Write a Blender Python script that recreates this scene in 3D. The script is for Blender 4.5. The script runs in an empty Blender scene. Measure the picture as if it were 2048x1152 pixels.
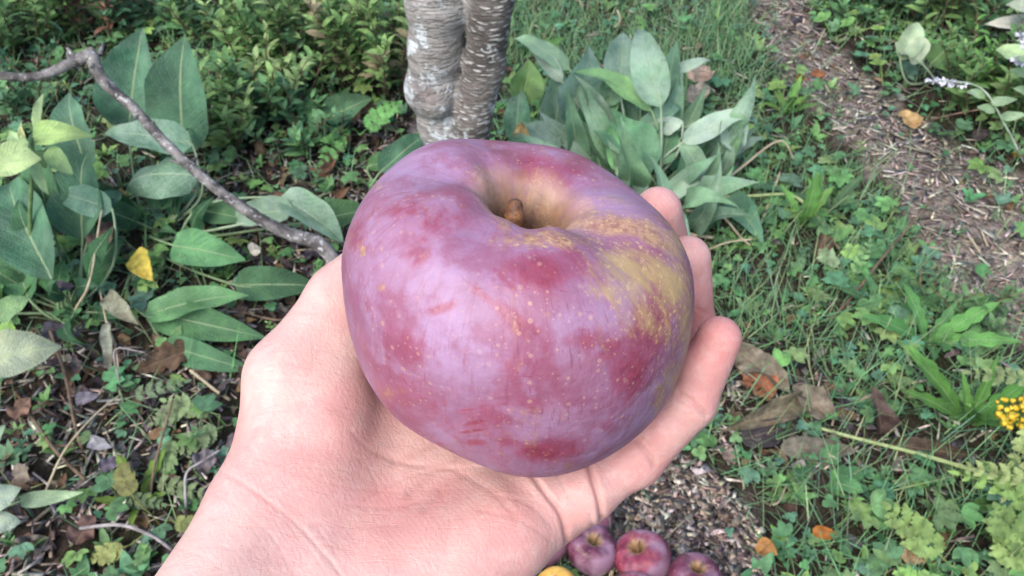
import bpy, math, random
import numpy as np
from mathutils import Vector
R = math.radians
random.seed(7); rng = np.random.default_rng(11)
sc = bpy.context.scene
C = sc.collection
# ------------------------------------------------------------------ camera, light
F = 1773.0                                   # focal length in photo pixels (2048 wide)
CAMZ = 1.25
PITCH = R(45)
cam = bpy.data.objects.new('camera', bpy.data.cameras.new('camera')); C.objects.link(cam)
cam.location = (0, 0, CAMZ); cam.rotation_euler = (math.pi/2 - PITCH, 0, 0)
cam.data.sensor_width = 36; cam.data.lens = 36*F/2048
cam.data.clip_start = 0.01; cam.data.clip_end = 5000
cam.data.dof.use_dof = True; cam.data.dof.focus_distance = 0.245; cam.data.dof.aperture_fstop = 46
sc.camera = cam
SUN_EL, SUN_AZ = R(52), R(215)               # azimuth measured from +Y towards +X : behind-left of the camera
w = bpy.data.worlds.new('World'); sc.world = w; w.use_nodes = True
wn = w.node_tree.nodes; bg = wn['Background']; sky = wn.new('ShaderNodeTexSky')
sky.sky_type = 'NISHITA'; sky.sun_disc = False; sky.sun_elevation = SUN_EL; sky.sun_rotation = SUN_AZ
sky.dust_density = 3.0
w.node_tree.links.new(sky.outputs[0], bg.inputs[0]); bg.inputs[1].default_value = 0.15
sl = bpy.data.lights.new('sun', 'SUN'); sl.energy = 1.15; sl.angle = R(34); sl.color = (1, .955, .88)
so = bpy.data.objects.new('sun', sl); C.objects.link(so)
sd = Vector((math.sin(SUN_AZ)*math.cos(SUN_EL), math.cos(SUN_AZ)*math.cos(SUN_EL), math.sin(SUN_EL)))
so.rotation_euler = sd.to_track_quat('Z', 'Y').to_euler(); so.location = (0, 0, 5)
sc.view_settings.view_transform = 'Standard'; sc.view_settings.look = 'None'
sc.view_settings.exposure = 1.25; sc.view_settings.gamma = 1

# ------------------------------------------------------------------ pixel helpers
cp, sp = math.cos(PITCH), math.sin(PITCH)
def ray(px, py):
    x, y = (px-1024)/F, (576-py)/F
    return Vector((x, cp + y*sp, -sp + y*cp))
def G(px, py, z=0.0):                         # point on the ray at world height z
    d = ray(px, py); t = (z-CAMZ)/d.z; return Vector((d.x*t, d.y*t, z))
def VY(px, py, Y):                            # point on the ray at world distance Y
    d = ray(px, py); t = Y/d.y; return Vector((d.x*t, Y, CAMZ + d.z*t))
def D(px, py, dep):                           # point at camera depth (m)
    return Vector((0, 0, CAMZ)) + ray(px, py)*dep
def proj(P):                                  # Nx3 world -> px, py, depth
    P = np.asarray(P, float); z = P[:, 2]-CAMZ
    dep = P[:, 1]*cp - z*sp; up = P[:, 1]*sp + z*cp
    dep = np.where(dep < .02, .02, dep)
    return 1024 + P[:, 0]/dep*F, 576 - up/dep*F, dep
def pxm(n, P):                                # n pixels at world point P in metres
    d = (P[1]*cp - (P[2]-CAMZ)*sp); return n*d/F

# ------------------------------------------------------------------ materials
def mat(name):
    m = bpy.data.materials.new(name); m.use_nodes = True
    nt = m.node_tree; return m, nt, nt.nodes, nt.links, nt.nodes['Principled BSDF']
class NB:
    """tiny node builder"""
    def __init__(s, name):
        s.m, s.nt, s.n, s.l, s.b = mat(name)
    def node(s, t, **kw):
        x = s.n.new(t)
        for k, v in kw.items(): setattr(x, k, v)
        return x
    def put(s, sock, v):
        if v is None: return
        if hasattr(v, 'is_linked') or isinstance(v, bpy.types.NodeSocket): s.l.new(v, sock)
        else:
            if isinstance(v, (tuple, list)) and len(v) == 3 and sock.type == 'RGBA': v = (*v, 1)
            sock.default_value = v
    def math(s, op, a, b=None, c=None, clamp=False):
        x = s.node('ShaderNodeMath', operation=op, use_clamp=clamp)
        s.put(x.inputs[0], a); s.put(x.inputs[1], b); s.put(x.inputs[2], c); return x.outputs[0]
    def mix(s, f, a, b, mode='MIX'):
        x = s.node('ShaderNodeMix', data_type='RGBA', blend_type=mode)
        s.put(x.inputs[0], f); s.put(x.inputs[6], a); s.put(x.inputs[7], b); return x.outputs[2]
    def noise(s, vec, scale, detail=4, rough=.55, dist=0):
        x = s.node('ShaderNodeTexNoise'); s.put(x.inputs['Vector'], vec); x.inputs['Scale'].default_value = scale
        x.inputs['Detail'].default_value = detail; x.inputs['Roughness'].default_value = rough; x.inputs['Distortion'].default_value = dist
        return x.outputs[0]
    def vor(s, vec, scale, feature='F1', rnd=1, out=0):
        x = s.node('ShaderNodeTexVoronoi', feature=feature); s.put(x.inputs['Vector'], vec); x.inputs['Scale'].default_value = scale
        x.inputs['Randomness'].default_value = rnd; return x.outputs[out]
    def ramp(s, f, a, b, lo=0.0, hi=1.0):     # linear/smooth step
        x = s.node('ShaderNodeMapRange', interpolation_type='SMOOTHSTEP'); s.put(x.inputs[0], f)
        for i, v in enumerate((a, b, lo, hi)): x.inputs[i+1].default_value = v
        return x.outputs[0]
    def mapping(s, vec, scale=(1, 1, 1), rot=(0, 0, 0)):
        x = s.node('ShaderNodeMapping'); s.put(x.inputs[0], vec); x.inputs['Scale'].default_value = scale; x.inputs['Rotation'].default_value = rot
        return x.outputs[0]
    def co(s, k='Object'): return s.node('ShaderNodeTexCoord').outputs[k]
    def attr(s, name, out=2): return s.node('ShaderNodeAttribute', attribute_name=name).outputs[out]
    def bump(s, h, strength=.4, dist=.001, nrm=None):
        x = s.node('ShaderNodeBump'); x.inputs['Strength'].default_value = strength; x.inputs['Distance'].default_value = dist
        s.put(x.inputs['Height'], h); s.put(x.inputs['Normal'], nrm); return x.outputs[0]
    def fin(s, col=None, rough=None, nrm=None, trans=0, spec=None, tcol=None):
        s.put(s.b.inputs['Base Color'], col); s.put(s.b.inputs['Roughness'], rough); s.put(s.b.inputs['Normal'], nrm)
        if spec is not None: s.b.inputs['Specular IOR Level'].default_value = spec
        if trans:
            t = s.node('ShaderNodeBsdfTranslucent'); s.put(t.inputs[0], tcol if tcol is not None else col); s.put(t.inputs[1], nrm)
            x = s.node('ShaderNodeMixShader'); x.inputs[0].default_value = trans
            s.l.new(s.b.outputs[0], x.inputs[1]); s.l.new(t.outputs[0], x.inputs[2])
            s.l.new(x.outputs[0], s.n['Material Output'].inputs[0])
        return s.m

def leaf_material():
    b = NB('broad_leaf')
    oi = b.node('ShaderNodeObjectInfo'); col = oi.outputs['Color']; mil = oi.outputs['Alpha']
    uv = b.node('ShaderNodeUVMap').outputs[0]
    sx = b.node('ShaderNodeSeparateXYZ'); b.put(sx.inputs[0], uv)
    u = b.math('ABSOLUTE', b.math('SUBTRACT', sx.outputs[0], .5)); v = sx.outputs[1]
    ob = b.co('Object')
    nz = b.noise(ob, 45, 4); nz2 = b.noise(ob, 12, 3)
    mid = b.ramp(u, .012, .03, 1, 0)
    vv = b.math('ADD', b.math('MULTIPLY', v, 11), b.math('MULTIPLY', u, -7)); vv = b.math('ADD', vv, b.math('MULTIPLY', nz, .5))
    side = b.ramp(b.math('ABSOLUTE', b.math('SUBTRACT', b.math('FRACT', vv), .5)), 0, .09, 1, 0)
    net = b.vor(ob, 190, 'DISTANCE_TO_EDGE')
    c = b.mix(b.ramp(nz2, .35, .7), b.mix(1, col, (.62, .62, .62), 'MULTIPLY'), b.mix(1, col, (1.25, 1.2, 1.15), 'MULTIPLY'))
    c = b.mix(b.ramp(nz, .3, .75), c, b.mix(1, c, (1.3, 1.25, 1.1), 'MULTIPLY'))
    c = b.mix(b.math('MULTIPLY', side, .22), c, (.3, .42, .25)); c = b.mix(b.math('MULTIPLY', mid, .6), c, (.36, .46, .26))
    fine = b.noise(ob, 260, 5, .7); big = b.noise(ob, 22, 3)
    mm = b.math('MULTIPLY', b.ramp(b.math('ADD', b.math('MULTIPLY', fine, .5), b.math('MULTIPLY', big, .5)), .36, .66), mil)
    c = b.mix(b.math('MULTIPLY', mm, .75), c, (.42, .52, .46))
    brown = b.math('MULTIPLY', b.ramp(b.noise(ob, 30, 4, .6, .4), .66, .72), b.ramp(u, .28, .45)); c = b.mix(b.math('MULTIPLY', brown, .8), c, (.16, .09, .04))
    h = b.math('SUBTRACT', b.math('MULTIPLY', b.ramp(net, 0, .25), .5), b.math('ADD', side, mid))
    h = b.math('ADD', h, b.math('MULTIPLY', nz, 1.5))
    return b.fin(c, .62, b.bump(h, .6, .003), .25, .25)
def tint_material(name, rough=.6, trans=.25, spec=.3, nscale=60, var=.35, bumpd=.001):
    b = NB(name); col = b.attr('tint', 0); n = b.noise(b.co('Object'), nscale, 4)
    c = b.mix(b.ramp(n, .3, .7), b.mix(1, col, (1-var,)*3, 'MULTIPLY'), b.mix(1, col, (1+var,)*3, 'MULTIPLY'))
    return b.fin(c, rough, b.bump(n, .5, bumpd), trans, spec)
def dead_material():
    b = NB('withered_leaf'); oi = b.node('ShaderNodeObjectInfo'); col = oi.outputs['Color']; ob = b.co('Object')
    uv = b.node('ShaderNodeUVMap').outputs[0]; sx = b.node('ShaderNodeSeparateXYZ'); b.put(sx.inputs[0], uv)
    u = b.math('ABSOLUTE', b.math('SUBTRACT', sx.outputs[0], .5)); mid = b.ramp(u, .01, .03, 1, 0)
    vv = b.math('ADD', b.math('MULTIPLY', sx.outputs[1], 9), b.math('MULTIPLY', u, -6))
    side = b.ramp(b.math('ABSOLUTE', b.math('SUBTRACT', b.math('FRACT', vv), .5)), 0, .08, 1, 0)
    n = b.noise(ob, 60, 5, .65); n2 = b.noise(ob, 18, 3)
    c = b.mix(b.ramp(n, .3, .72), b.mix(1, col, (.5, .47, .45), 'MULTIPLY'), b.mix(1, col, (1.35, 1.3, 1.25), 'MULTIPLY'))
    c = b.mix(b.ramp(n2, .5, .75), c, b.mix(1, c, (.55, .45, .4), 'MULTIPLY'))
    c = b.mix(b.math('MULTIPLY', b.math('MAXIMUM', mid, b.math('MULTIPLY', side, .5)), .35), c, (.3, .24, .17))
    return b.fin(c, .8, b.bump(b.math('SUBTRACT', n, b.math('MULTIPLY', b.math('MAXIMUM', mid, side), .4)), .7, .003), .12, .2)
def bark_material(right_like=True):
    b = NB('trunk_bark'); ob = b.co('Object'); rt = b.attr('stem', 2)
    wob = b.node('ShaderNodeVectorMath', operation='ADD'); b.put(wob.inputs[0], ob)
    wn_ = b.node('ShaderNodeTexNoise'); b.put(wn_.inputs['Vector'], ob); wn_.inputs['Scale'].default_value = 9; wn_.inputs['Detail'].default_value = 3
    sc_ = b.node('ShaderNodeVectorMath', operation='SCALE'); b.put(sc_.inputs[0], wn_.outputs[1]); sc_.inputs['Scale'].default_value = .016
    b.put(wob.inputs[1], sc_.outputs[0]); v = wob.outputs[0]
    m1 = b.mapping(v, (42, 42, 180)); d1 = b.vor(m1, 1.0, 'F1'); d1c = b.vor(m1, 1.0, 'F1', 1, 1)
    m2 = b.mapping(v, (24, 24, 120)); d2 = b.noise(m2, 1.0, 4, .6)
    dash = b.math('MULTIPLY', b.ramp(d1, .30, .44, 1, 0), b.ramp(b.math('ADD', d2, b.math('MULTIPLY', rt, .12)), .42, .50))
    base = b.mix(b.ramp(b.noise(v, 14, 4), .35, .65), (.06, .054, .05), (.145, .13, .12))
    basel = b.mix(b.ramp(b.noise(m2, .6, 5, .65), .35, .65), (.19, .18, .17), (.36, .345, .33))
    base = b.mix(rt, basel, base)
    pale = b.mix(b.ramp(b.noise(v, 60, 3), .3, .7), (.30, .29, .27), (.52, .52, .50))
    c = b.mix(b.math('MULTIPLY', dash, b.math('ADD', b.math('MULTIPLY', rt, .55), .38)), base, pale)
    lich = b.ramp(b.math('SUBTRACT', b.math('ADD', b.math('MULTIPLY', b.noise(v, 16, 6, .72), .75), b.math('MULTIPLY', b.noise(v, 90, 3), .25)), b.math('MULTIPLY', rt, .035)), .52, .58)
    c = b.mix(b.math('MULTIPLY', lich, .9), c, b.mix(b.noise(v, 200, 2), (.42, .47, .48), (.66, .7, .73)))
    c = b.mix(b.math('MULTIPLY', b.attr('knot', 2), .8), c, b.mix(b.ramp(b.noise(v, 50, 4), .3, .7), (.07, .06, .065), (.2, .165, .15)))
    h = b.math('ADD', b.math('MULTIPLY', dash, 1.0), b.math('MULTIPLY', b.noise(v, 80, 5, .7), .8)); h = b.math('ADD', h, b.math('MULTIPLY', lich, .4))
    fl = b.vor(b.mapping(v, (22, 22, 120)), 1.0, 'DISTANCE_TO_EDGE'); h = b.math('ADD', h, b.math('MULTIPLY', b.ramp(fl, 0, .12), .3)); c = b.mix(b.math('MULTIPLY', b.math('MULTIPLY', b.ramp(fl, 0, .07, 1, 0), b.ramp(b.noise(v, 30, 3), .5, .65)), .3), c, (.09, .08, .075))
    return b.fin(c, .85, b.bump(h, 1.0, .005), 0, .2)
def branch_material():
    b = NB('branch_bark'); ob = b.co('Object')
    c = b.mix(b.ramp(b.noise(ob, 28, 5, .65), .35, .65), (.05, .046, .046), (.215, .205, .20))
    c = b.mix(b.math('MULTIPLY', b.ramp(b.noise(ob, 90, 5, .7), .56, .64), .7), c, (.5, .5, .5))
    h = b.noise(b.mapping(ob, (40, 90, 90)), 1, 5, .7)
    return b.fin(c, .8, b.bump(h, .8, .004), 0, .25)
def plain_material(name, c1, c2, scale=40, rough=.75, bumpd=.002, spec=.25, trans=0):
    b = NB(name); n = b.noise(b.co('Object'), scale, 5, .65)
    return b.fin(b.mix(b.ramp(n, .32, .68), c1, c2), rough, b.bump(n, .6, bumpd), trans, spec)
M = dict(leaf=leaf_material(), tint=tint_material('foliage'), grass=tint_material('grass_blade', .5, .3, .35, 30, .2),
         litter=tint_material('litter', .85, .05, .2, 90, .4, .002), dead=dead_material(), bark=bark_material(), branch=branch_material(),
         cane=plain_material('dry_cane', (.24, .2, .13), (.42, .36, .25)), green_cane=plain_material('green_stalk', (.2, .26, .1), (.33, .38, .19)),
         stemg=plain_material('green_stem', (.06, .11, .04), (.13, .2, .08)), twig=plain_material('grey_twig', (.1, .085, .08), (.3, .28, .28)),
         brown_stem=plain_material('brown_stem', (.06, .04, .03), (.17, .12, .08)),
         petal=plain_material('yellow_petal', (.5, .33, .02), (.66, .48, .05)), spike=plain_material('woolly_spike', (.33, .34, .4), (.66, .66, .74), 300))

# ------------------------------------------------------------------ mesh helpers
def mesh(name, V, Fc, m=None, parent=None, smooth=True, uv=None, tint=None, attrs=None):
    me = bpy.data.meshes.new(name)
    V = np.asarray(V, np.float32)
    if isinstance(Fc, np.ndarray):
        n, k = Fc.shape
        me.vertices.add(len(V)); me.vertices.foreach_set('co', V.ravel())
        me.loops.add(n*k); me.loops.foreach_set('vertex_index', Fc.astype(np.int32).ravel())
        me.polygons.add(n); me.polygons.foreach_set('loop_start', np.arange(0, n*k, k, dtype=np.int32))
        me.polygons.foreach_set('loop_total', np.full(n, k, np.int32)); me.update(calc_edges=True)
    else:
        me.from_pydata([tuple(map(float, v)) for v in V], [], [tuple(f) for f in Fc])
    if smooth: me.shade_smooth()
    if uv is not None:
        li = np.empty(len(me.loops), np.int32); me.loops.foreach_get('vertex_index', li)
        l = me.uv_layers.new(name='UVMap'); l.data.foreach_set('uv', np.asarray(uv, np.float32)[li].ravel())
    if tint is not None:
        a = me.color_attributes.new('tint', 'FLOAT_COLOR', 'POINT'); t = np.ones((len(V), 4), np.float32); t[:, :3] = tint
        a.data.foreach_set('color', t.ravel())
    for k_, val in (attrs or {}).items():
        a = me.attributes.new(k_, 'FLOAT', 'POINT'); a.data.foreach_set('value', np.asarray(val, np.float32))
    if m: me.materials.append(m)
    o = bpy.data.objects.new(name, me); C.objects.link(o)
    if parent: o.parent = parent
    return o
def tag(o, label=None, cat=None, group=None, kind=None):
    for k, v in (('label', label), ('category', cat), ('group', group), ('kind', kind)):
        if v: o[k] = v
    return o
def empty(name, loc, label, cat, group=None):
    o = bpy.data.objects.new(name, None); C.objects.link(o); o.location = loc; o.empty_display_size = .02
    return tag(o, label, cat, group)
def rebase(o, loc):                           # mesh vertices were given in world space; move origin to loc
    loc = Vector(loc); n = len(o.data.vertices); a = np.empty(n*3, np.float32); o.data.vertices.foreach_get('co', a)
    a = a.reshape(-1, 3)-np.array(loc, np.float32); o.data.vertices.foreach_set('co', a.ravel()); o.data.update()
    o.location = loc; return o
def adopt(o, e):                              # o is built in world space, e is its unrotated parent
    rebase(o, e.location); o.location = (0, 0, 0); o.parent = e; return o
def joinm(parts):                             # [(V, F list/array)] -> V, F list
    Vs, Fs, k = [], [], 0
    for V, Fc in parts:
        Vs.append(np.asarray(V, float)); Fs += [tuple(int(i)+k for i in f) for f in Fc]; k += len(V)
    return np.concatenate(Vs), Fs
def smoothpath(P, n=8):
    P = [Vector(p) for p in P]
    if len(P) < 3: return [P[0].lerp(P[1], i/n) for i in range(n+1)]
    Q = [P[0]*2-P[1]] + P + [P[-1]*2-P[-2]]; out = []
    for i in range(1, len(Q)-2):
        a, b, c, d = Q[i-1:i+3]
        for j in range(n):
            t = j/n; out.append(.5*((2*b)+(c-a)*t+(2*a-5*b+4*c-d)*t*t+(3*b-a-3*c+d)*t**3))
    return out+[P[-1]]
def tube(P, r, seg=7, rough=0, n=6, seed=0):
    pts = smoothpath(P, n); N = len(pts); rr = np.interp(np.linspace(0, 1, N), np.linspace(0, 1, len(r)), r) if hasattr(r, '__len__') else np.full(N, r)
    rnd = np.random.default_rng(seed+5); V = []; up = Vector((.13, .2, 1)).normalized()
    for i, p in enumerate(pts):
        t = (pts[min(i+1, N-1)]-pts[max(i-1, 0)]).normalized(); a = t.cross(up)
        if a.length < 1e-3: a = t.cross(Vector((1, 0, 0)))
        a.normalize(); b = t.cross(a)
        up = b*1.0 if abs(b.dot(t)) < .9 else up
        for k in range(seg):
            th = 2*math.pi*k/seg; q = rr[i]*(1+rough*rnd.uniform(-1, 1)); V.append(p+a*math.cos(th)*q+b*math.sin(th)*q)
        up = -b if b.z < 0 else b
        up = Vector((.13, .2, 1)).normalized()
    V += [pts[0], pts[-1]]; Fc = []
    for i in range(N-1):
        for k in range(seg):
            k2 = (k+1) % seg; Fc.append((i*seg+k, i*seg+k2, (i+1)*seg+k2, (i+1)*seg+k))
    e0, e1 = N*seg, N*seg+1
    for k in range(seg): Fc.append((e0, (k+1) % seg, k)); Fc.append((e1, (N-1)*seg+k, (N-1)*seg+(k+1) % seg))
    return np.array([tuple(v) for v in V]), Fc

# leaf: base, tip, width (m) ; facing vector ; arch lifts the middle ; returns V, F(quads), UV
def leafgrid(p0, p1, wd, face=None, arch=0.0, fold=.25, wave=.06, nl=14, nw=8, shape=.62, seed=0, curl=0.0, twist=0, lobes=0, side=0.0, tipcurl=0.0, pw=.75):
    rnd = random.Random(seed); p0, p1 = Vector(p0), Vector(p1); ax = p1-p0; L = ax.length
    face = Vector(face or (0, -.6, .8)).normalized()
    s0 = ax.cross(face)
    if s0.length < 1e-5: s0 = Vector((1, 0, 0))
    s0.normalize(); n0 = s0.cross(ax).normalized()
    if n0.dot(face) < 0: n0 = -n0
    mid = (p0+p1)/2+n0*arch*L+s0*side*L
    ph = rnd.uniform(0, 6.28); ph2 = rnd.uniform(0, 6.28); V = []; UV = []
    for i in range(nl+1):
        t = i/nl; c = p0*(1-t)**2+mid*2*t*(1-t)+p1*t*t; tg = ((mid-p0)*(1-t)+(p1-mid)*t).normalized()
        sd_ = tg.cross(n0).normalized(); nn = sd_.cross(tg)
        if nn.dot(n0) < 0: nn = -nn
        a = twist*(t-.5); sd2 = sd_*math.cos(a)+nn*math.sin(a); nn = nn*math.cos(a)-sd_*math.sin(a)
        prof = math.sin(math.pi*min(1, max(0, t))**shape)**pw if 0 < t < 1 else 0
        prof *= 1-.25*max(0, t-.8)/.2
        if lobes: prof *= .62+.38*abs(math.sin(t*math.pi*lobes))
        hw = wd/2*max(prof, .012)
        if tipcurl: c = c - nn*tipcurl*L*max(0, t-.6)**2*4
        for j in range(nw+1):
            s = j/nw*2-1; wv = wave*wd*(s*s)*math.sin(t*9+ph+(1.3 if s > 0 else 0))+wave*.7*wd*abs(s)*math.sin(t*17+ph2+s*2)
            z = fold*hw*abs(s)**1.3+wv*prof
            x = s*hw
            if curl: ang = curl*s; rr = hw/abs(curl); x = rr*math.sin(ang)*(1 if curl > 0 else -1)*(1 if curl > 0 else -1); x = rr*math.sin(abs(curl)*s); z += rr*(1-math.cos(ang))*(1 if curl > 0 else -1)
            V.append(tuple(c+sd2*x+nn*z)); UV.append((j/nw, t))
    Fc = [(i*(nw+1)+j, i*(nw+1)+j+1, (i+1)*(nw+1)+j+1, (i+1)*(nw+1)+j) for i in range(nl) for j in range(nw)]
    return np.array(V), Fc, UV
def leafobj(p0, p1, wd, root=None, col=(.05, .13, .06), mil=0.0, parent=None, name='leaf', m=None, pr=.003, **k):
    V, Fc, UV = leafgrid(p0, p1, wd, **k); UV = list(UV)
    if root is not None:
        p0 = Vector(p0); root = Vector(root); md = (p0+root)/2+Vector((0, 0, -.0))+(p0-Vector(p1)).normalized()*(p0-root).length*.2
        tv, tf = tube([root, md, p0, p0.lerp(Vector(p1), .3)], [pr*1.3, pr, pr*.8, pr*.4], 5, n=4)
        V, Fc = joinm([(V, Fc), (tv, tf)]); UV += [(.5, .0)]*len(tv)
    o = mesh(name, V, Fc, m or M['leaf'], None, uv=UV); o.color = (*col, mil)
    if parent:
        adopt(o, parent)
    return o
def jit(c, a=.15, r=random):
    k = 1+r.uniform(-a, a); return tuple(max(0, x*k*(1+r.uniform(-a*.4, a*.4))) for x in c)

# ------------------------------------------------------------------ ground
def hgt(x, y):
    return .012*np.sin(x*5.1+1)*np.cos(y*4.3)+.008*np.sin(x*13+y*9)+.005*np.sin(x*29-y*23)
def polymask(px, py, poly):
    ins = np.zeros(len(px), bool); n = len(poly)
    for i in range(n):
        x1, y1 = poly[i]; x2, y2 = poly[(i+1) % n]
        c = ((y1 > py) != (y2 > py)) & (px < (x2-x1)*(py-y1)/(y2-y1+1e-9)+x1); ins ^= c
    return ins
PATH = [(1470, -60), (1520, 70), (1590, 170), (1680, 270), (1780, 380), (1840, 480), (1890, 590), (2030, 690), (2300, 800), (2400, 560), (2048, 360), (1890, 275), (1765, 190), (1660, 90), (1580, -60)]
CHIPS = [(1130, 1400), (1180, 1040), (1260, 930), (1350, 905), (1430, 950), (1500, 1030), (1540, 1120), (1590, 1400)]
LITTER = [(-200, 640), (330, 700), (470, 560), (430, 330), (560, 240), (850, 230), (900, 420), (900, 1400), (-200, 1400)]
gx = np.concatenate([[-900, -200, -40, -10, -5, -3.2], np.linspace(-2.4, 2.4, 121), [3.2, 5, 10, 40, 200, 900]])
gy = np.concatenate([[-900, -200, -40, -8, -2, -.6], np.linspace(0, 3.8, 96), [5, 8, 14, 40, 200, 2000]])
X, Y = np.meshgrid(gx, gy); near = np.exp(-np.maximum(0, np.abs(X)-2.6)*2)*np.exp(-np.maximum(0, np.abs(Y-1.8)-2.4)*2)
Zg = hgt(X, Y)*near; V = np.stack([X.ravel(), Y.ravel(), Zg.ravel()], 1); nx = len(gx)
ii, jj = np.meshgrid(np.arange(len(gy)-1), np.arange(nx-1), indexing='ij'); a = (ii*nx+jj).ravel()
Fg = np.stack([a, a+1, a+nx+1, a+nx], 1)
px_, py_, dd_ = proj(V); pm = polymask(px_, py_, PATH).astype(float)+.6*polymask(px_, py_, CHIPS); pm[(V[:, 1] < .2) | (V[:, 1] > 4)] = 0
b = NB('soil'); ob = b.co('Object'); n1 = b.noise(ob, 9, 6, .65); n2 = b.noise(ob, 70, 6, .7); n3 = b.noise(b.mapping(ob, (300, 60, 60)), 1, 3)
c = b.mix(b.ramp(n2, .3, .7), (.016, .012, .009), (.075, .055, .042)); c = b.mix(b.ramp(n1, .45, .7), c, (.03, .035, .016))
cpth = b.mix(b.ramp(n2, .35, .65), (.17, .14, .12), (.36, .31, .27)); c = b.mix(b.attr('path'), c, cpth)
far = b.node('ShaderNodeSeparateXYZ'); b.put(far.inputs[0], ob)
c = b.mix(b.ramp(far.outputs[1], 3.2, 4.2), c, b.mix(b.ramp(n1, .35, .65), (.025, .06, .016), (.06, .12, .03)))
b.fin(c, .95, b.bump(b.math('ADD', n2, n3), 1, .012), 0, .15)
tag(mesh('ground', V, Fg, b.m, attrs={'path': pm}), kind='structure')

# ------------------------------------------------------------------ scatter engine
def T_leaf(L=1, W=.5, nl=4, fold=.2, droop=.3, shape=.7):
    V, Fc, _ = leafgrid((0, 0, 0), (0, L, 0), W*L, face=(0, 0, 1), arch=droop*.6, fold=fold, wave=.04, nl=nl, nw=2, shape=shape)
    return V, np.array(Fc)
def combine(parts):
    Vs, Fs, k = [], [], 0
    for V, Fc in parts: Vs.append(V); Fs.append(np.asarray(Fc)+k); k += len(V)
    return np.concatenate(Vs), np.concatenate(Fs)
def rot(V, ax, a):
    c_, s_ = math.cos(a), math.sin(a); i, j = {'x': (1, 2), 'y': (2, 0), 'z': (0, 1)}[ax]; V = V.copy()
    p, q = V[:, i].copy(), V[:, j].copy(); V[:, i] = p*c_-q*s_; V[:, j] = p*s_+q*c_; return V
def qstem(p, q, r):
    p, q = np.array(p, float), np.array(q, float); s = np.array([r, 0, 0])
    return np.array([p-s, p+s, q+s*.6, q-s*.6]), np.array([[0, 1, 2, 3]])
def T_clover():
    parts = [qstem((0, 0, 0), (0, 0, 1), .02)]
    for k in range(3):
        V, Fc = T_leaf(.5, 1.0, 4, .15, .15, .95); V = rot(V, 'z', k*2.094); V[:, 2] += 1; parts.append((V, Fc))
    return combine(parts)
def T_rosette(n=5, W=.45, tilt=.7, shape=.75):
    parts = []
    for k in range(n):
        V, Fc = T_leaf(1, W, 4, .2, .35, shape); V = rot(V, 'x', tilt*(.6+.5*((k*7) % 5)/4)); V = rot(V, 'z', k*2.4); parts.append((V*(.7+.3*((k*3) % 4)/3), Fc))
    return combine(parts)
def T_palm(n=5):
    parts = [qstem((0, -.6, -.9), (0, 0, 0), .03)]
    for k in range(n):
        a = (k-(n-1)/2)*.78; V, Fc = T_leaf(.8-.08*abs(k-(n-1)/2), .55, 4, .2, .15, 1.0); parts.append((rot(V, 'z', a), Fc))
    V, Fc = combine(parts); V[:, 2] += .9; return V, Fc
def T_sprig():                                # upright little weed with opposite leaves
    parts = [qstem((0, 0, 0), (.05, .08, 1.1), .025)]
    for k in range(9):
        V, Fc = T_leaf(.48-.02*k, .42, 3, .2, .25, .8); V = rot(V, 'x', .35); V = rot(V, 'z', k*2.4); V[:, 2] += .2+.11*k; parts.append((V, Fc))
    return combine(parts)
def T_blade(bend=.5):
    n = 5; V = []
    for i in range(n+1):
        t = i/n; w_ = .5*(1-t**1.6)+.02; y = math.sin(bend*t*1.5)*.75/max(.75, bend); z = t*math.cos(bend*t*.9)
        V += [(-w_, y, z), (w_, y, z)]
    V = np.array(V); V[:, 0] *= .035; return V, np.array([[2*i, 2*i+1, 2*i+3, 2*i+2] for i in range(n)])
def T_dead(seed):
    r = random.Random(seed); V, Fc, _ = leafgrid((0, 0, 0), (0, 1, 0), .55, face=(0, 0, 1), arch=r.uniform(.05, .3), fold=r.uniform(.1, .8), wave=.18, nl=6, nw=4, seed=seed, twist=r.uniform(-1, 1), lobes=r.choice([0, 0, 3]))
    return V, np.array(Fc)
def T_box():
    V = np.array([(x, y, z) for x in (-.5, .5) for y in (-.5, .5) for z in (-.5, .5)], float); V += np.random.default_rng(3).uniform(-.16, .16, V.shape)
    return V, np.array([[0, 1, 3, 2], [4, 6, 7, 5], [0, 4, 5, 1], [2, 3, 7, 6], [0, 2, 6, 4], [1, 5, 7, 3]])
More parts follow.
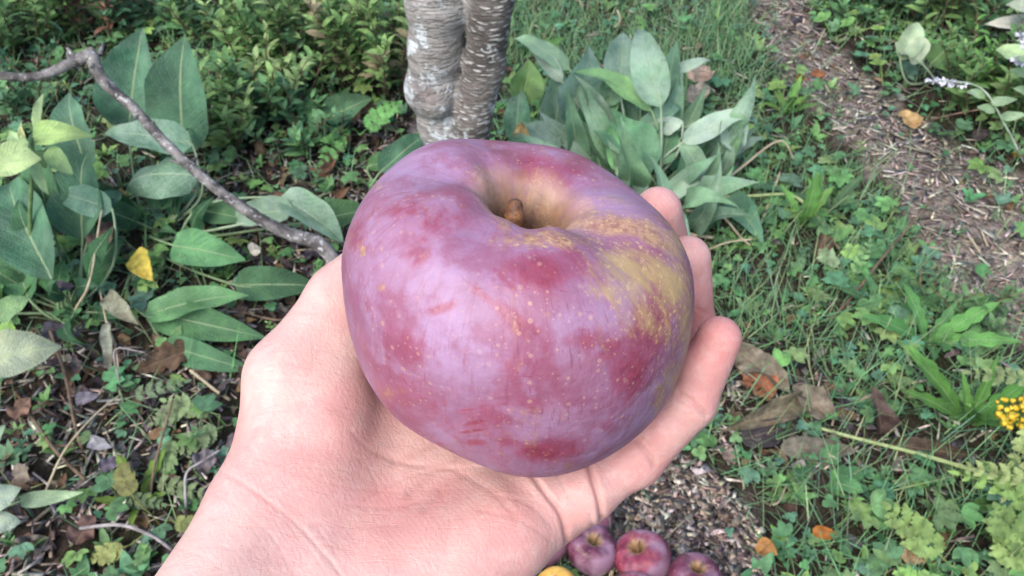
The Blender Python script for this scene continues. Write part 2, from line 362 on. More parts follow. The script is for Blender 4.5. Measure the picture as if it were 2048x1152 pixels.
def scatter(name, temps, pos, size, tints, m, tilt=.25, zrot=None, aniso=None, kind='stuff', smooth=True, parent=None, tipfade=0):
    N = len(pos); pos = np.asarray(pos, float); size = np.asarray(size, float)*np.ones(N); tints = np.asarray(tints, float); Vs, Fs, Ts, k = [], [], [], 0
    which = rng.integers(0, len(temps), N); th = rng.uniform(0, 2*np.pi, N) if zrot is None else np.asarray(zrot, float)
    ta = np.abs(rng.normal(0, tilt, N)); tb = rng.uniform(0, 2*np.pi, N)
    for w_, (TV, TF) in enumerate(temps):
        s = np.nonzero(which == w_)[0]
        if not len(s): continue
        P = np.repeat(TV[None], len(s), 0)*size[s, None, None]
        if aniso is not None: P = P*np.asarray(aniso)[s][:, None, :]
        c_, s_ = np.cos(th[s])[:, None], np.sin(th[s])[:, None]; x, y, z = P[..., 0], P[..., 1], P[..., 2]
        x, y = x*c_-y*s_, x*s_+y*c_
        ca, sa = np.cos(ta[s])[:, None], np.sin(ta[s])[:, None]; cb, sb = np.cos(tb[s])[:, None], np.sin(tb[s])[:, None]
        xr, yr = x*cb+y*sb, -x*sb+y*cb; xr, z = xr*ca+z*sa, -xr*sa+z*ca; x, y = xr*cb-yr*sb, xr*sb+yr*cb
        P = np.stack([x, y, z], -1)+pos[s][:, None, :]
        Vs.append(P.reshape(-1, 3)); Fs.append((TF[None]+(np.arange(len(s))*len(TV))[:, None, None]+k).reshape(-1, TF.shape[1])); k += len(s)*len(TV)
        Ts.append(np.repeat(tints[s][:, None, :], len(TV), 1).reshape(-1, 3))
    o = mesh(name, np.concatenate(Vs), np.concatenate(Fs), m, parent, smooth, tint=np.concatenate(Ts))
    if kind: o['kind'] = kind
    return o
def cand(n, x0=-2.3, x1=2.3, y0=.25, y1=3.6):
    P = np.stack([rng.uniform(x0, x1, n), rng.uniform(y0, y1, n), np.zeros(n)], 1); P[:, 2] = hgt(P[:, 0], P[:, 1]); return P
def patchy(P, s=3.0, ph=0):
    x, y = P[:, 0]*s+ph, P[:, 1]*s-ph
    return .5+.25*(np.sin(x*1.7+1.3*np.sin(y*1.9))+np.sin(y*2.3+1.7*np.sin(x*1.3+2)))
def tints(n, cols, v=.25):
    cols = np.array(cols); c = cols[rng.integers(0, len(cols), n)]; return np.clip(c*(1+rng.uniform(-v, v, (n, 1)))*(1+rng.uniform(-.12, .12, (n, 3))), 0, 1)
GREENS = [(.09, .20, .08), (.11, .24, .09), (.08, .19, .09), (.15, .28, .09), (.10, .21, .12)]

# density zones in the picture's own ground coordinates
GR_TOP = [(1010, -200), (1520, -200), (1500, 80), (1560, 170), (1480, 200), (1000, 140)]
DEADZ = [(1430, 680), (1600, 700), (1740, 850), (1960, 850), (1960, 940), (1560, 960), (1430, 930)]
GR_MID = [(1450, 600), (1950, 560), (2100, 900), (1700, 900), (1480, 760)]
RIGHTG = [(1000, 100), (1500, 100), (1650, 280), (1760, 420), (1830, 560), (2100, 720), (2500, 1500), (1560, 1500), (1440, 930), (1200, 900), (1000, 500)]
def dens(P, base, zones):
    x, y, _ = proj(P); d = np.full(len(P), base)
    for poly, v in zones: d[polymask(x, y, poly)] = v
    return d
def pick(n, base, zones, pat=0, ph=0, **k):
    P = cand(n, **k); d = dens(P, base, zones)
    if pat: d = d*np.clip(1+pat*(patchy(P, 3.5, ph)-.5)*2, 0, 2)
    return P[rng.uniform(0, 1, len(P)) < d]
# clover / small weeds
P = pick(24000, .35, [(RIGHTG, .5), (GR_TOP, .2), (LITTER, .12), (PATH, .05), (CHIPS, .03), (DEADZ, .12)], .9)
tag(scatter('clover', [T_clover()], P, rng.uniform(.012, .03, len(P)), tints(len(P), [(.08, .20, .09), (.10, .24, .10), (.09, .21, .13), (.13, .26, .10)]), M['tint'], .3), 'low green clover spread between the grass', 'clover')
P = pick(19000, .5, [(RIGHTG, .6), (GR_TOP, .15), (LITTER, .27), (PATH, .08), (CHIPS, .05), (DEADZ, .08)], .9, 2)
tag(scatter('ground_cover', [T_rosette(5), T_rosette(6, .32, .9), T_palm(5), T_palm(3), T_sprig()], P, rng.uniform(.018, .05, len(P)), tints(len(P), GREENS+[(.18, .30, .09), (.15, .24, .09)]), M['tint'], .3), 'mixed small leafy weeds covering the soil', 'weeds')
# grass
P = pick(190000, .14, [(RIGHTG, .38), (GR_MID, .75), (GR_TOP, 1.0), (LITTER, .03), (PATH, .035), (CHIPS, .015), (DEADZ, .22)], .5, 4)
L_ = rng.uniform(.04, .12, len(P)); x, y, _ = proj(P); L_[polymask(x, y, GR_TOP)] *= .8
an = np.stack([rng.uniform(.5, 1.3, len(P))*.06/L_, np.ones(len(P)), np.ones(len(P))], 1)
tag(scatter('grass', [T_blade(.3), T_blade(.7), T_blade(1.2)], P, L_, tints(len(P), [(.13, .28, .12), (.16, .32, .14), (.13, .28, .16), (.26, .33, .17)]), M['grass'], .45, aniso=an), 'thin green grass growing beside the path', 'grass')
# straw and twig litter
P = pick(95000, .10, [(PATH, .95), (LITTER, .40), (RIGHTG, .06), (CHIPS, .05), (DEADZ, .35)], .3); n = len(P); P[:, 2] += rng.uniform(.001, .012, n)
an = np.stack([rng.uniform(.04, .13, n), np.ones(n), rng.uniform(.03, .07, n)], 1)
tag(scatter('straw_litter', [T_box()], P, rng.uniform(.014, .05, n), tints(n, [(.40, .345, .29), (.55, .49, .42), (.27, .225, .19), (.36, .315, .28), (.17, .135, .115)], .3), M['litter'], .15, aniso=an, smooth=False), 'dry straw and shredded twigs on the path', 'straw')
# small dead leaf litter
P = pick(30000, .12, [(PATH, .06), (LITTER, .85), (RIGHTG, .10), (CHIPS, .12), (GR_TOP, .04), (DEADZ, .6)], .4, 1); P[:, 2] += .004
tag(scatter('leaf_litter', [T_dead(i) for i in range(6)], P, rng.uniform(.012, .045, len(P)), tints(len(P), [(.06, .042, .032), (.11, .075, .052), (.09, .08, .075), (.13, .08, .045), (.045, .038, .042), (.14, .125, .115)], .3), M['litter'], .5), 'small brown dead leaves lying on the soil', 'leaf litter')
# wood chips
P = pick(60000, 0, [(CHIPS, 1.0)], 0, x0=-.3, x1=.6, y0=.3, y1=1.3); n = len(P); P[:, 2] += rng.uniform(.0, .014, n)
sz = rng.uniform(.006, .018, n)*np.where(rng.uniform(0, 1, n) < .1, 1.5, 1)
an = np.stack([rng.uniform(.15, .55, n), np.ones(n)*1.15, rng.uniform(.05, .16, n)], 1)
tag(scatter('wood_chips', [T_box()], P, sz, tints(n, [(.20, .16, .13), (.32, .26, .21), (.13, .10, .085), (.07, .055, .05), (.50, .43, .36), (.26, .21, .18)], .3), M['litter'], .3, aniso=an, smooth=False), 'shredded wood chip mulch around the picked apples', 'wood chips')

# ------------------------------------------------------------------ leafy bushes (stems + foliage)
def bush(name, root, h, spread, nst, nlf, ll, cols, label, cat, lean=(0, 0), wratio=.34, group=None, top=None, upl=.5, seed=0, stemm='brown_stem'):
    r = np.random.default_rng(seed); root = Vector((root[0], root[1], float(hgt(root[0], root[1]))))
    e = empty(name, root, label, cat, group); tubes = []; pos = []; dirs = []; tn = []; sz = []
    for s in range(nst):
        a = r.uniform(0, 6.28); q = spread*math.sqrt(r.uniform(.02, 1)); hh = h*r.uniform(.6, 1.05)
        b0 = Vector((math.cos(a)*q*.45, math.sin(a)*q*.45, 0)); b1 = Vector((math.cos(a)*q*1.1+lean[0]*hh, math.sin(a)*q*1.1+lean[1]*hh, hh)); bm = (b0+b1)/2+Vector((r.uniform(-.02, .02), r.uniform(-.02, .02), hh*.1))
        pts = smoothpath([b0, bm, b1], 8); tubes.append(tube([b0, bm, b1], [.003, .0022, .001], 4, n=4))
        sc_ = cols[r.integers(0, len(cols))]
        for k in range(nlf):
            t = .12+.88*(k+1)/nlf; p = pts[min(len(pts)-1, int(t*(len(pts)-1)))]
            pos.append(p); dirs.append((k*2.399+r.uniform(-.4, .4), upl*(.4+.9*t)+r.uniform(-.3, .3))); sz.append(ll*r.uniform(.55, 1.15)*(1.1-.45*t)); tn.append(np.array(sc_)*(.8+.4*t)*r.uniform(.8, 1.2))
    V, Fc = joinm(tubes); mesh('stem', V, Fc, M[stemm], e)
    TV, TF = T_leaf(1, wratio, 4, .25, .3, .8); Vs = []; 
    for p, (a, el), s in zip(pos, dirs, sz): Vs.append(rot(rot(rot(TV, 'y', r.uniform(-.5, .5)), 'x', el), 'z', a)*s+np.array(p))
    n = len(Vs); Fs = (TF[None]+(np.arange(n)*len(TV))[:, None, None]).reshape(-1, 4)
    mesh('foliage', np.concatenate(Vs), Fs, M['tint'], e, tint=np.repeat(np.array(tn), len(TV), 0)); return e
YG = [(.16, .27, .09), (.125, .23, .08), (.20, .29, .12), (.085, .18, .06)]
BG = [(.07, .16, .07), (.09, .20, .08), (.055, .135, .07)]
RD = [(.25, .13, .09), (.2, .17, .08), (.13, .2, .07)]
bs = [
 (40, 90, .22, .17, 16, 22, .045, YG, 'yellow green leafy bush in the far left corner above the bare branch'),
 (190, 60, .22, .15, 13, 22, .042, YG+RD, 'leafy bush with reddish tips behind the two tall upright leaves'),
 (330, 50, .17, .16, 12, 20, .04, BG, 'low dark green bush just beyond the tall upright leaves'),
 (450, 80, .20, .16, 12, 20, .042, BG+YG, 'dark leafy bush between the upright leaves and the trunk'),
 (560, 130, .24, .15, 15, 24, .042, YG, 'bright yellow green bush halfway between the bent branch and the trunk'),
 (660, 150, .30, .15, 18, 26, .04, YG, 'tallest yellow green bush left of the apple tree trunk'),
 (770, 180, .26, .14, 18, 26, .042, YG+[(.22, .2, .12)], 'pale tipped bush touching the left side of the trunk'),
 (560, 230, .2, .14, 12, 18, .042, YG+BG, 'middle yellow green sprout bush left of the knot, between litter and the tall bush'),
 (440, 300, .16, .10, 10, 16, .04, YG, 'soft green sprouts right beside the wide upright leaf base'),
 (620, 290, .12, .12, 8, 14, .04, BG, 'short sparse sprout over dark litter in front of the pale bush'),
 (500, 240, .16, .11, 7, 15, .042, YG, 'loose young bush beside the wide dark upright leaf'),
 (60, 220, .12, .14, 8, 12, .04, BG, 'low dark growth under the bent grey branch'),
 (700, -60, .25, .2, 18, 22, .042, YG, 'bush at the back edge behind the tallest left bush'),
 (480, -70, .25, .2, 16, 22, .042, BG+YG, 'bush at the back edge behind the dark leafy bush'),
 (180, -60, .25, .22, 16, 22, .045, YG+RD, 'rusty green bush at the back edge of the left side'),
 (1700, 30, .10, .12, 9, 12, .05, BG, 'small leafy clump on the far side of the straw path'),
 (1790, 20, .16, .14, 12, 14, .055, BG, 'green clump behind the pale sunlit leaf across the path'),
 (1890, 60, .20, .14, 12, 16, .05, YG+BG, 'leafy clump between the pale sunlit leaf and the woolly spikes'),
 (1950, 230, .2, .13, 15, 18, .048, YG+[(.11, .25, .06)], 'bright green bush under the woolly spikes at the path edge'),
 (2040, 230, .24, .14, 15, 18, .05, [(.12, .26, .07), (.1, .2, .08)], 'bright bush at the far right beside the path'),
 (2010, 80, .28, .14, 12, 16, .055, [(.2, .3, .15), (.12, .22, .1)], 'pale leafy bush in the upper right corner'),
 (1960, -40, .25, .2, 14, 18, .05, BG+YG, 'dark bush at the back edge beyond the path'),
 (1250, 600, .09, .08, 6, 12, .035, BG, 'small sprout hidden in the grass behind the fingers'),
 (1900, 640, .1, .08, 8, 12, .032, [(.09, .17, .07)], 'tiny leaved green tuft at the near edge of the path'),
]
for i, (x, y, h, s, nst, nlf, ll, cols, lab) in enumerate(bs):
    k_b = 1.5 if x < 900 else 1.6
    bush('leafy_bush', G(x, y), h*1.08, s*1.1, int(nst*k_b), nlf, ll*(1.35 if x < 900 else 1.15), cols, lab, 'bush', seed=50+i, wratio=.36 if x < 900 else .4, group='leafy bushes of the wild garden')

# ------------------------------------------------------------------ broad leaved plants
def plant(root_px, leaves, label, group='broad leaved plants', zr=0.0, fill=0, fcol=(.04, .12, .06), fmil=0, name='comfrey_plant', frad=.1, flen=.13, pet=1):
    rt = G(*root_px); rt.z = float(hgt(rt.x, rt.y)); e = empty(name, rt, label, 'plant', group)
    for i, lf in enumerate(leaves):
        bx, by, zb, tx, ty, zt, wd, col, mil = lf[:9]; kw = dict(lf[9]) if len(lf) > 9 else {}
        p0, p1 = G(bx, by, zb), G(tx, ty, zt); w_ = pxm(wd, (p0+p1)/2)
        rr = rt+Vector((random.uniform(-.03, .03), random.uniform(-.025, .025), 0))
        kw.setdefault('seed', i*13+int(root_px[0])); kw.setdefault('arch', .08); kw.setdefault('wave', .08); kw.setdefault('fold', random.uniform(.3, .75)); kw.setdefault('tipcurl', random.uniform(0, .22)); w_ *= .95
        if fmil: kw.setdefault('pw', .9); w_ *= .85; mil *= 1.1; kw['wave'] = max(kw['wave'], .11); kw.setdefault('twist', random.uniform(-.7, .7)); kw['tipcurl'] += random.uniform(0, .25)
        leafobj(p0, p1, w_, rr if pet else None, tuple(min(.5, c_*g_+.012) for c_, g_ in zip(col, (1.3, 1.3, 1.3))), mil, e, **kw)
    rnd = random.Random(int(root_px[0]))
    for i in range(fill):
        a = rnd.uniform(0, 6.28); d = frad*rnd.uniform(.3, 1); el = rnd.uniform(.2, 1.1); L = flen*rnd.uniform(.6, 1.2)
        p0 = rt+Vector((math.cos(a)*d, math.sin(a)*d, rnd.uniform(.03, .09))); el += .35 if fmil else 0; p1 = p0+Vector((math.cos(a)*math.cos(el), math.sin(a)*math.cos(el), math.sin(el)))*L
        leafobj(p0, p1, L*(.25 if fmil else .36), rt if pet else None, jit(fcol, .2, rnd), fmil*rnd.random(), e, seed=i+900, arch=rnd.uniform(.1, .35), wave=.1, fold=rnd.uniform(-.5, 1.1), tipcurl=rnd.uniform(0, .6), pw=.85, twist=rnd.uniform(-.9, .9))
    return e
DG = (.06, .17, .09); MG = (.08, .22, .10); LG = (.10, .22, .09); GG = (.13, .24, .15); PG = (.19, .30, .20)
plant((330, 470), [
 (257, 262, .10, 285, 55, .33, 128, (.045, .14, .085), .25, dict(face=(0, -.9, .35), wave=.05, shape=.8)),
 (368, 306, .08, 362, 74, .33, 142, (.04, .12, .07), .1, dict(face=(-.1, -.9, .4), wave=.05, shape=.85)),
 (385, 290, .20, 208, 266, .22, 72, (.09, .2, .13), .8, dict(face=(0, -.5, .8), arch=.22, wave=.1)),
 (400, 352, .16, 246, 380, .10, 95, (.07, .17, .10), .6, dict(face=(0, -.45, .9), arch=.4, fold=-.5)),
 (345, 360, .12, 285, 400, .06, 80, (.04, .12, .06), 0, dict(face=(0, -.9, .3), arch=.1)),
 (560, 395, .13, 690, 485, .05, 72, (.13, .24, .16), .8, dict(arch=.22, face=(.2, -.4, .9))),
 (590, 420, .12, 455, 440, .06, 62, (.15, .25, .17), .7, dict(arch=.15)),
 (345, 490, .06, 492, 520, .04, 78, MG, .05, dict(arch=.15)),
 (290, 632, .05, 498, 588, .07, 70, (.07, .19, .07), .2, dict(arch=.14, face=(0, -.3, 1))),
 (300, 625, .04, 530, 675, .03, 80, (.05, .15, .06), .1, dict(arch=.1, wave=.13)),
 (330, 690, .03, 505, 742, .02, 60, (.06, .17, .08), .1, dict(arch=.1)),
 (470, 570, .03, 640, 570, .03, 75, (.035, .1, .05), 0, {}),
 (640, 440, .05, 735, 420, .04, 62, (.06, .14, .06), 0, {}),
 (400, 420, .07, 500, 440, .06, 50, (.05, .13, .06), 0, {}),
 ], 'broad leaved plant with two tall upright dark leaves under the bent branch', fill=7)
plant((150, 620), [
 (105, 560, .10, 5, 350, .16, 125, (.035, .12, .065), .2, dict(face=(.2, -.7, .7), shape=.8)),
 (175, 340, .12, 130, 180, .24, 100, (.045, .13, .08), .2, dict(face=(0, -.9, .4))),
 (165, 480, .10, 165, 290, .2, 105, (.035, .11, .06), .1, dict(face=(.1, -.9, .4))),
 (225, 420, .14, 118, 385, .15, 62, (.07, .18, .12), .4, dict(arch=.3)),
 (190, 440, .12, 245, 380, .12, 55, (.05, .14, .08), .2, dict(arch=.1)),
 (110, 470, .1, 60, 250, .24, 80, (.035, .11, .05), 0, dict(face=(0, -.9, .4))),
 (60, 600, .05, 15, 470, .12, 75, (.05, .15, .07), 0, {}),
 (115, 590, .05, 125, 520, .1, 60, (.05, .16, .06), 0, {}),
 ], 'dense clump of dark broad leaves at the left edge behind the milkweed', fill=10)
plant((760, 380), [
 (760, 345, .04, 858, 262, .08, 55, (.04, .12, .07), .1, {}), (735, 335, .03, 830, 300, .05, 40, (.05, .13, .05), 0, {}),
 (650, 240, .05, 745, 195, .08, 60, (.05, .12, .06), 0, {}), (600, 235, .05, 640, 200, .08, 42, MG, 0, {}),
 ], 'few low dark leaves against the foot of the trunk on its left')
A7 = dict(face=(0, -.8, .6))
plant((1290, 395), [
 (1322, 215, .22, 1273, 41, .33, 92, (.17, .30, .21), .75, dict(face=(-.2, -.85, .5), wave=.08, shape=.62, fold=.6, pw=.85, tipcurl=.1)),
 (1238, 175, .22, 1247, 58, .30, 92, (.15, .27, .20), .65, dict(face=(0, -.8, .6), wave=.08)),
 (1130, 245, .13, 1190, 88, .27, 112, (.14, .27, .20), .7, dict(face=(.3, -.8, .5), shape=.7)),
 (1305, 225, .20, 1125, 140, .23, 50, (.14, .30, .12), .15, dict(arch=.30, face=(.1, -.3, .95), wave=.03)),
 (1140, 140, .22, 1022, 68, .24, 46, (.15, .28, .17), .3, dict(arch=.22)),
 (1125, 165, .2, 1052, 84, .23, 40, (.25, .34, .27), .9, dict(arch=.15)),
 (1040, 215, .1, 1062, 120, .2, 84, (.13, .25, .07), .2, dict(face=(.1, -.9, .4), shape=1.0)),
 (1030, 285, .06, 1040, 168, .15, 70, (.06, .17, .10), .35, A7),
 (1108, 275, .08, 1122, 128, .22, 84, (.10, .22, .14), .5, A7),
 (1120, 310, .12, 1047, 238, .14, 58, (.16, .27, .18), .7, dict(arch=.1, fold=.7)),
 (1120, 300, .12, 1146, 232, .15, 38, (.11, .22, .12), .3, {}),
 (1300, 350, .10, 1165, 206, .19, 122, (.07, .20, .10), .3, dict(face=(.35, -.7, .6), shape=.6, wave=.05)),
 (1236, 345, .11, 1222, 228, .18, 46, (.08, .23, .09), .1, dict(face=(0, -.8, .6), fold=.1)),
 (1195, 250, .15, 1247, 175, .2, 44, (.09, .22, .10), .2, {}),
 (1215, 215, .18, 1240, 120, .24, 62, (.10, .23, .12), .3, A7),
 (1270, 275, .14, 1372, 200, .2, 50, (.09, .22, .13), .4, dict(arch=.28)),
 (1365, 245, .19, 1292, 262, .15, 48, (.24, .33, .28), .9, dict(arch=.3, fold=-.3)),
 (1365, 285, .15, 1520, 216, .21, 58, (.24, .35, .28), .95, dict(arch=.2, face=(-.1, -.5, .85))),
 (1445, 232, .2, 1482, 306, .12, 84, (.18, .29, .22), .75, dict(face=(.2, -.85, .4), shape=.55)),
 (1405, 350, .1, 1354, 270, .16, 56, (.15, .28, .17), .55, {}),
 (1325, 395, .07, 1442, 318, .14, 54, (.17, .29, .19), .7, dict(arch=.15, fold=.5)),
 (1345, 145, .2, 1428, 114, .22, 28, (.22, .32, .26), .6, dict(arch=.1)),
 (1280, 392, .06, 1228, 315, .13, 78, (.14, .26, .18), .75, dict(face=(.1, -.6, .7), wave=.1)),
 (1120, 322, .06, 1192, 286, .09, 36, (.22, .31, .23), .7, dict(arch=.25)),
 (1455, 392, .05, 1530, 490, .03, 66, (.06, .17, .10), .2, dict(arch=.12)),
 (1375, 405, .06, 1370, 300, .14, 72, (.06, .17, .09), .2, A7),
 (1325, 330, .1, 1340, 225, .18, 62, (.06, .17, .08), .2, A7),
 (1200, 330, .08, 1185, 250, .14, 56, (.06, .17, .09), .1, A7),
 (1160, 300, .1, 1160, 215, .18, 60, (.05, .15, .07), .1, A7),
 (1430, 320, .08, 1530, 268, .14, 36, (.18, .29, .22), .6, {}),
 (1420, 380, .05, 1400, 445, .04, 46, (.05, .16, .08), .1, {}),
 (1280, 200, .18, 1300, 130, .2, 64, (.10, .22, .12), .4, A7),
 (1260, 320, .1, 1290, 268, .15, 60, (.05, .14, .07), .1, A7),
 ], 'large clump of silvery green broad leaves right of the trunk', fill=34, fcol=(.14, .28, .17), fmil=.7, frad=.17, flen=.2)
# milkweed
mw = (.22, .34, .14)
plant((70, 620), [
 (66, 273, .30, 178, 268, .31, 54, mw, 0, dict(arch=.06, wave=.03)), (-12, 330, .29, 79, 316, .31, 76, (.27, .4, .19), 0, dict(arch=.08, wave=.02, shape=.9)),
 (74, 258, .30, 84, 186, .36, 24, (.26, .38, .2), 0, {}), (95, 297, .29, 146, 350, .25, 40, (.22, .36, .17), 0, dict(arch=.1)),
 (50, 300, .3, 18, 262, .33, 40, (.22, .33, .19), 0, {}), (70, 320, .28, 96, 392, .22, 26, (.2, .32, .18), 0, dict(arch=.1)),
 (58, 290, .3, 38, 248, .35, 20, (.35, .38, .2), 0, {}), (75, 300, .28, 92, 338, .25, 30, (.16, .28, .13), 0, {})],
 'milkweed stalk with smooth pale green leaves at the left edge', name='milkweed_plant', pet=0)
mwp = [o for o in C.objects if o.name == 'milkweed_plant'][0]; V, Fc = tube([G(70, 620), G(60, 450, .15), G(66, 330, .27), G(64, 275, .31)], [.005, .004, .003], 7); adopt(mesh('stalk', V, Fc, M['stemg'], None), mwp)
plant((-30, 900), [(-30, 720, .14, 118, 692, .15, 100, (.22, .27, .2), .1, dict(shape=.7, arch=.06)), (-10, 640, .15, 60, 590, .16, 50, (.14, .25, .12), 0, {}), (10, 640, .12, 35, 730, .1, 40, (.16, .3, .08), 0, {})],
 'pale dusty leaf with a purple tinged tip reaching in from the left edge', name='tall_weed')
plant((-40, 1080), [(-30, 1010, .08, 40, 975, .09, 60, (.26, .34, .28), .4, {}), (-20, 1040, .06, 42, 1045, .05, 48, (.25, .32, .27), .4, {}), (40, 1003, .05, 165, 985, .07, 34, (.22, .32, .2), .2, {}), (-30, 900, .08, 10, 850, .1, 40, (.15, .24, .17), .2, {})],
 'grey green leaves low in the lower left corner', name='tall_weed')
# lobed weeds (dandelion like)
def weed(px, n, L, col, label, tilt=.9, seed=1, wd=.22, lobes=5):
    rt = G(*px); e = empty('dandelion_plant', rt, label, 'plant', 'dandelions and toothed weeds'); r = random.Random(seed)
    for i in range(n):
        a = i*2.4+r.uniform(-.3, .3); el = tilt*r.uniform(.5, 1.2); l_ = L*r.uniform(.6, 1.1); d = Vector((math.cos(a)*math.cos(el), math.sin(a)*math.cos(el), math.sin(el)))
        leafobj(rt, rt+d*l_, l_*wd, None, jit(col, .2, r), 0, e, arch=.15, lobes=lobes, nl=22, nw=4, shape=1.1, seed=i+seed, face=(0, -.3, 1))
weed((1600, 455), 5, .16, (.12, .28, .08), 'bright green toothed weed standing upright in the grass', 1.4, 3)
weed((1570, 230), 8, .10, (.14, .3, .07), 'bright lobed weed at the left edge of the straw path', .9, 4)
weed((1850, 690), 9, .15, (.09, .24, .08), 'dandelion rosette in the grass right of the fingers', .8, 5)
weed((1930, 850), 10, .17, (.10, .27, .06), 'bright dandelion tuft beside the yellow flowers', .9, 6, .18)
weed((1760, 620), 7, .12, (.07, .2, .08), 'darker toothed rosette between grass and path', .6, 7)
weed((1660, 420), 6, .10, (.1, .22, .1), 'small soft toothed weed near the brown diagonal twig', .7, 8)
weed((280, 1010), 7, .10, (.16, .26, .05), 'yellowish toothed weed among the dead stems at lower left', .8, 9)
weed((340, 290), 6, .09, MG, 'dark toothed rosette under the upright leaves', .7, 10)
weed((20, 620), 7, .10, (.1, .24, .07), 'bright small weed at the left edge below the milkweed', .9, 11, .35, 0)
weed((1080, 110), 6, .09, (.1, .25, .07), 'small bright weed in the far grass beside the trunk', .7, 12, .35, 3)
weed((1640, 960), 6, .08, (.07, .19, .08), 'soft green weed beside the wood chips', .5, 13, .45, 3)
weed((1990, 1010), 6, .10, (.12, .24, .06), 'toothed weed under the fern leaved plant', .7, 14)

# feathery leaves
def feather(p0, p1, wd, n=6, seed=0, face=(0, -.5, .85), arch=.1):
    r = random.Random(seed); p0, p1 = Vector(p0), Vector(p1); ax = (p1-p0); L = ax.length; f = Vector(face).normalized(); s = ax.cross(f).normalized(); nn = s.cross(ax).normalized()
    mid = (p0+p1)/2+nn*arch*L; cur = lambda t: p0*(1-t)**2+mid*2*t*(1-t)+p1*t*t
    parts = [tube([cur(0), cur(.5), cur(1)], [.0016, .001, .0006], 4, n=5)]
    for i in range(n):
        t = .18+.8*i/(n-1); ln = wd/2*math.sin(math.pi*min(1, (.25+.75*t))**1.1)+.004; tg = (cur(min(1, t+.02))-cur(t-.02)).normalized()
        for sg in (-1, 1):
            ln2 = ln*r.uniform(.8, 1.15); d = (s*sg*.75+tg*r.uniform(.55, .85)+nn*r.uniform(-.3, .3)).normalized(); q0 = cur(t); q1 = q0+d*ln2
            V, Fc, _ = leafgrid(q0, q1, ln*.62, face=f, arch=.1, fold=.2, wave=.1, nl=15, nw=2, shape=.8, lobes=5, seed=i+seed*7); parts.append((V, Fc))
    V, Fc, _ = leafgrid(cur(.92), p1+ax*.06, wd*.2, face=f, nl=8, nw=2, lobes=3); parts.append((V, Fc))
    return joinm(parts)
def ferny(px, lst, label, col):
    rt = G(*px); e = empty('tansy_plant', rt, label, 'plant', 'feathery leaved plants')
    for i, (bx, by, zb, tx, ty, zt, wd) in enumerate(lst):
        p0, p1 = G(bx, by, zb), G(tx, ty, zt); V, Fc = feather(p0, p1, pxm(wd, p0), seed=i, n=6)
        tv, tf = tube([rt, (rt+p0)/2+Vector((0, 0, .01)), p0], .0015, 4, n=3); V, Fc = joinm([(V, Fc), (tv, tf)])
        o = mesh('frond', V, Fc, M['tint'], None, tint=np.tile(np.array(jit(col, .25)), (len(V), 1))); adopt(o, e)
ferny((1960, 1180), [(1900, 1130, .05, 1770, 1010, .07, 95), (2060, 1130, .06, 1990, 1010, .1, 100), (2100, 1000, .1, 1905, 945, .09, 60), (2090, 1060, .08, 1980, 930, .12, 70), (2080, 1150, .06, 1990, 1080, .07, 90), (1860, 1180, .03, 1790, 1145, .04, 60)], 'yellow green feathery leaves filling the lower right corner', (.17, .27, .08))
ferny((2110, 960), [(2070, 960, .12, 1912, 930, .12, 48), (2080, 900, .12, 2005, 1000, .1, 50), (2090, 830, .14, 2020, 930, .1, 60), (2080, 760, .14, 1930, 745, .13, 50)], 'pale spotted feathery fronds above the yellow flowers at right', (.2, .27, .1))
ferny((440, 880), [(250, 798, .05, 378, 762, .05, 40), (440, 830, .05, 325, 800, .05, 55), (450, 850, .05, 350, 905, .04, 60), (345, 870, .05, 330, 950, .03, 55), (300, 960, .03, 420, 990, .03, 45), (240, 990, .04, 330, 1010, .03, 40), (400, 800, .05, 300, 850, .04, 50)], 'dull green feathery fronds beside the wrist', (.13, .20, .09))
ferny((330, 1060), [(270, 1000, .05, 240, 930, .06, 60), (340, 1040, .03, 420, 1060, .03, 50), (260, 1090, .03, 180, 1120, .02, 50)], 'yellowing fronds in the lower left litter', (.17, .19, .06))
ferny((1690, 520), [(1700, 560, .04, 1740, 480, .06, 34), (1680, 540, .03, 1640, 500, .05, 40)], 'small pale frond in the grass near the brown twig', (.16, .26, .12))
ferny((700, 260), [(720, 270, .05, 800, 205, .07, 60), (700, 250, .04, 640, 330, .04, 60)], 'small jagged leaf left of the trunk knot', (.1, .24, .07))

# yellow flowers
rt = G(2050, 930); e = empty('goldenrod_plant', rt, 'small cluster of yellow flower heads at the right edge', 'flower')
parts = []; r = random.Random(5)
for i in range(90):
    p = G(2036+r.uniform(-42, 42), 822+r.uniform(-24, 34), .09+r.uniform(-.01, .015)); parts.append((rot(T_box()[0], 'z', r.uniform(0, 3))*.0055*r.uniform(.6, 1.4)+np.array(p), T_box()[1]))
V, Fc = joinm(parts); o = mesh('flower_head', V, Fc, M['petal'], None); adopt(o, e)
V, Fc = joinm([tube([rt, G(2036, 822, .085)+Vector((random.uniform(-.02, .02), 0, 0))], .0012, 4) for _ in range(5)]); o = mesh('stem', V, Fc, M['stemg'], None); adopt(o, e)
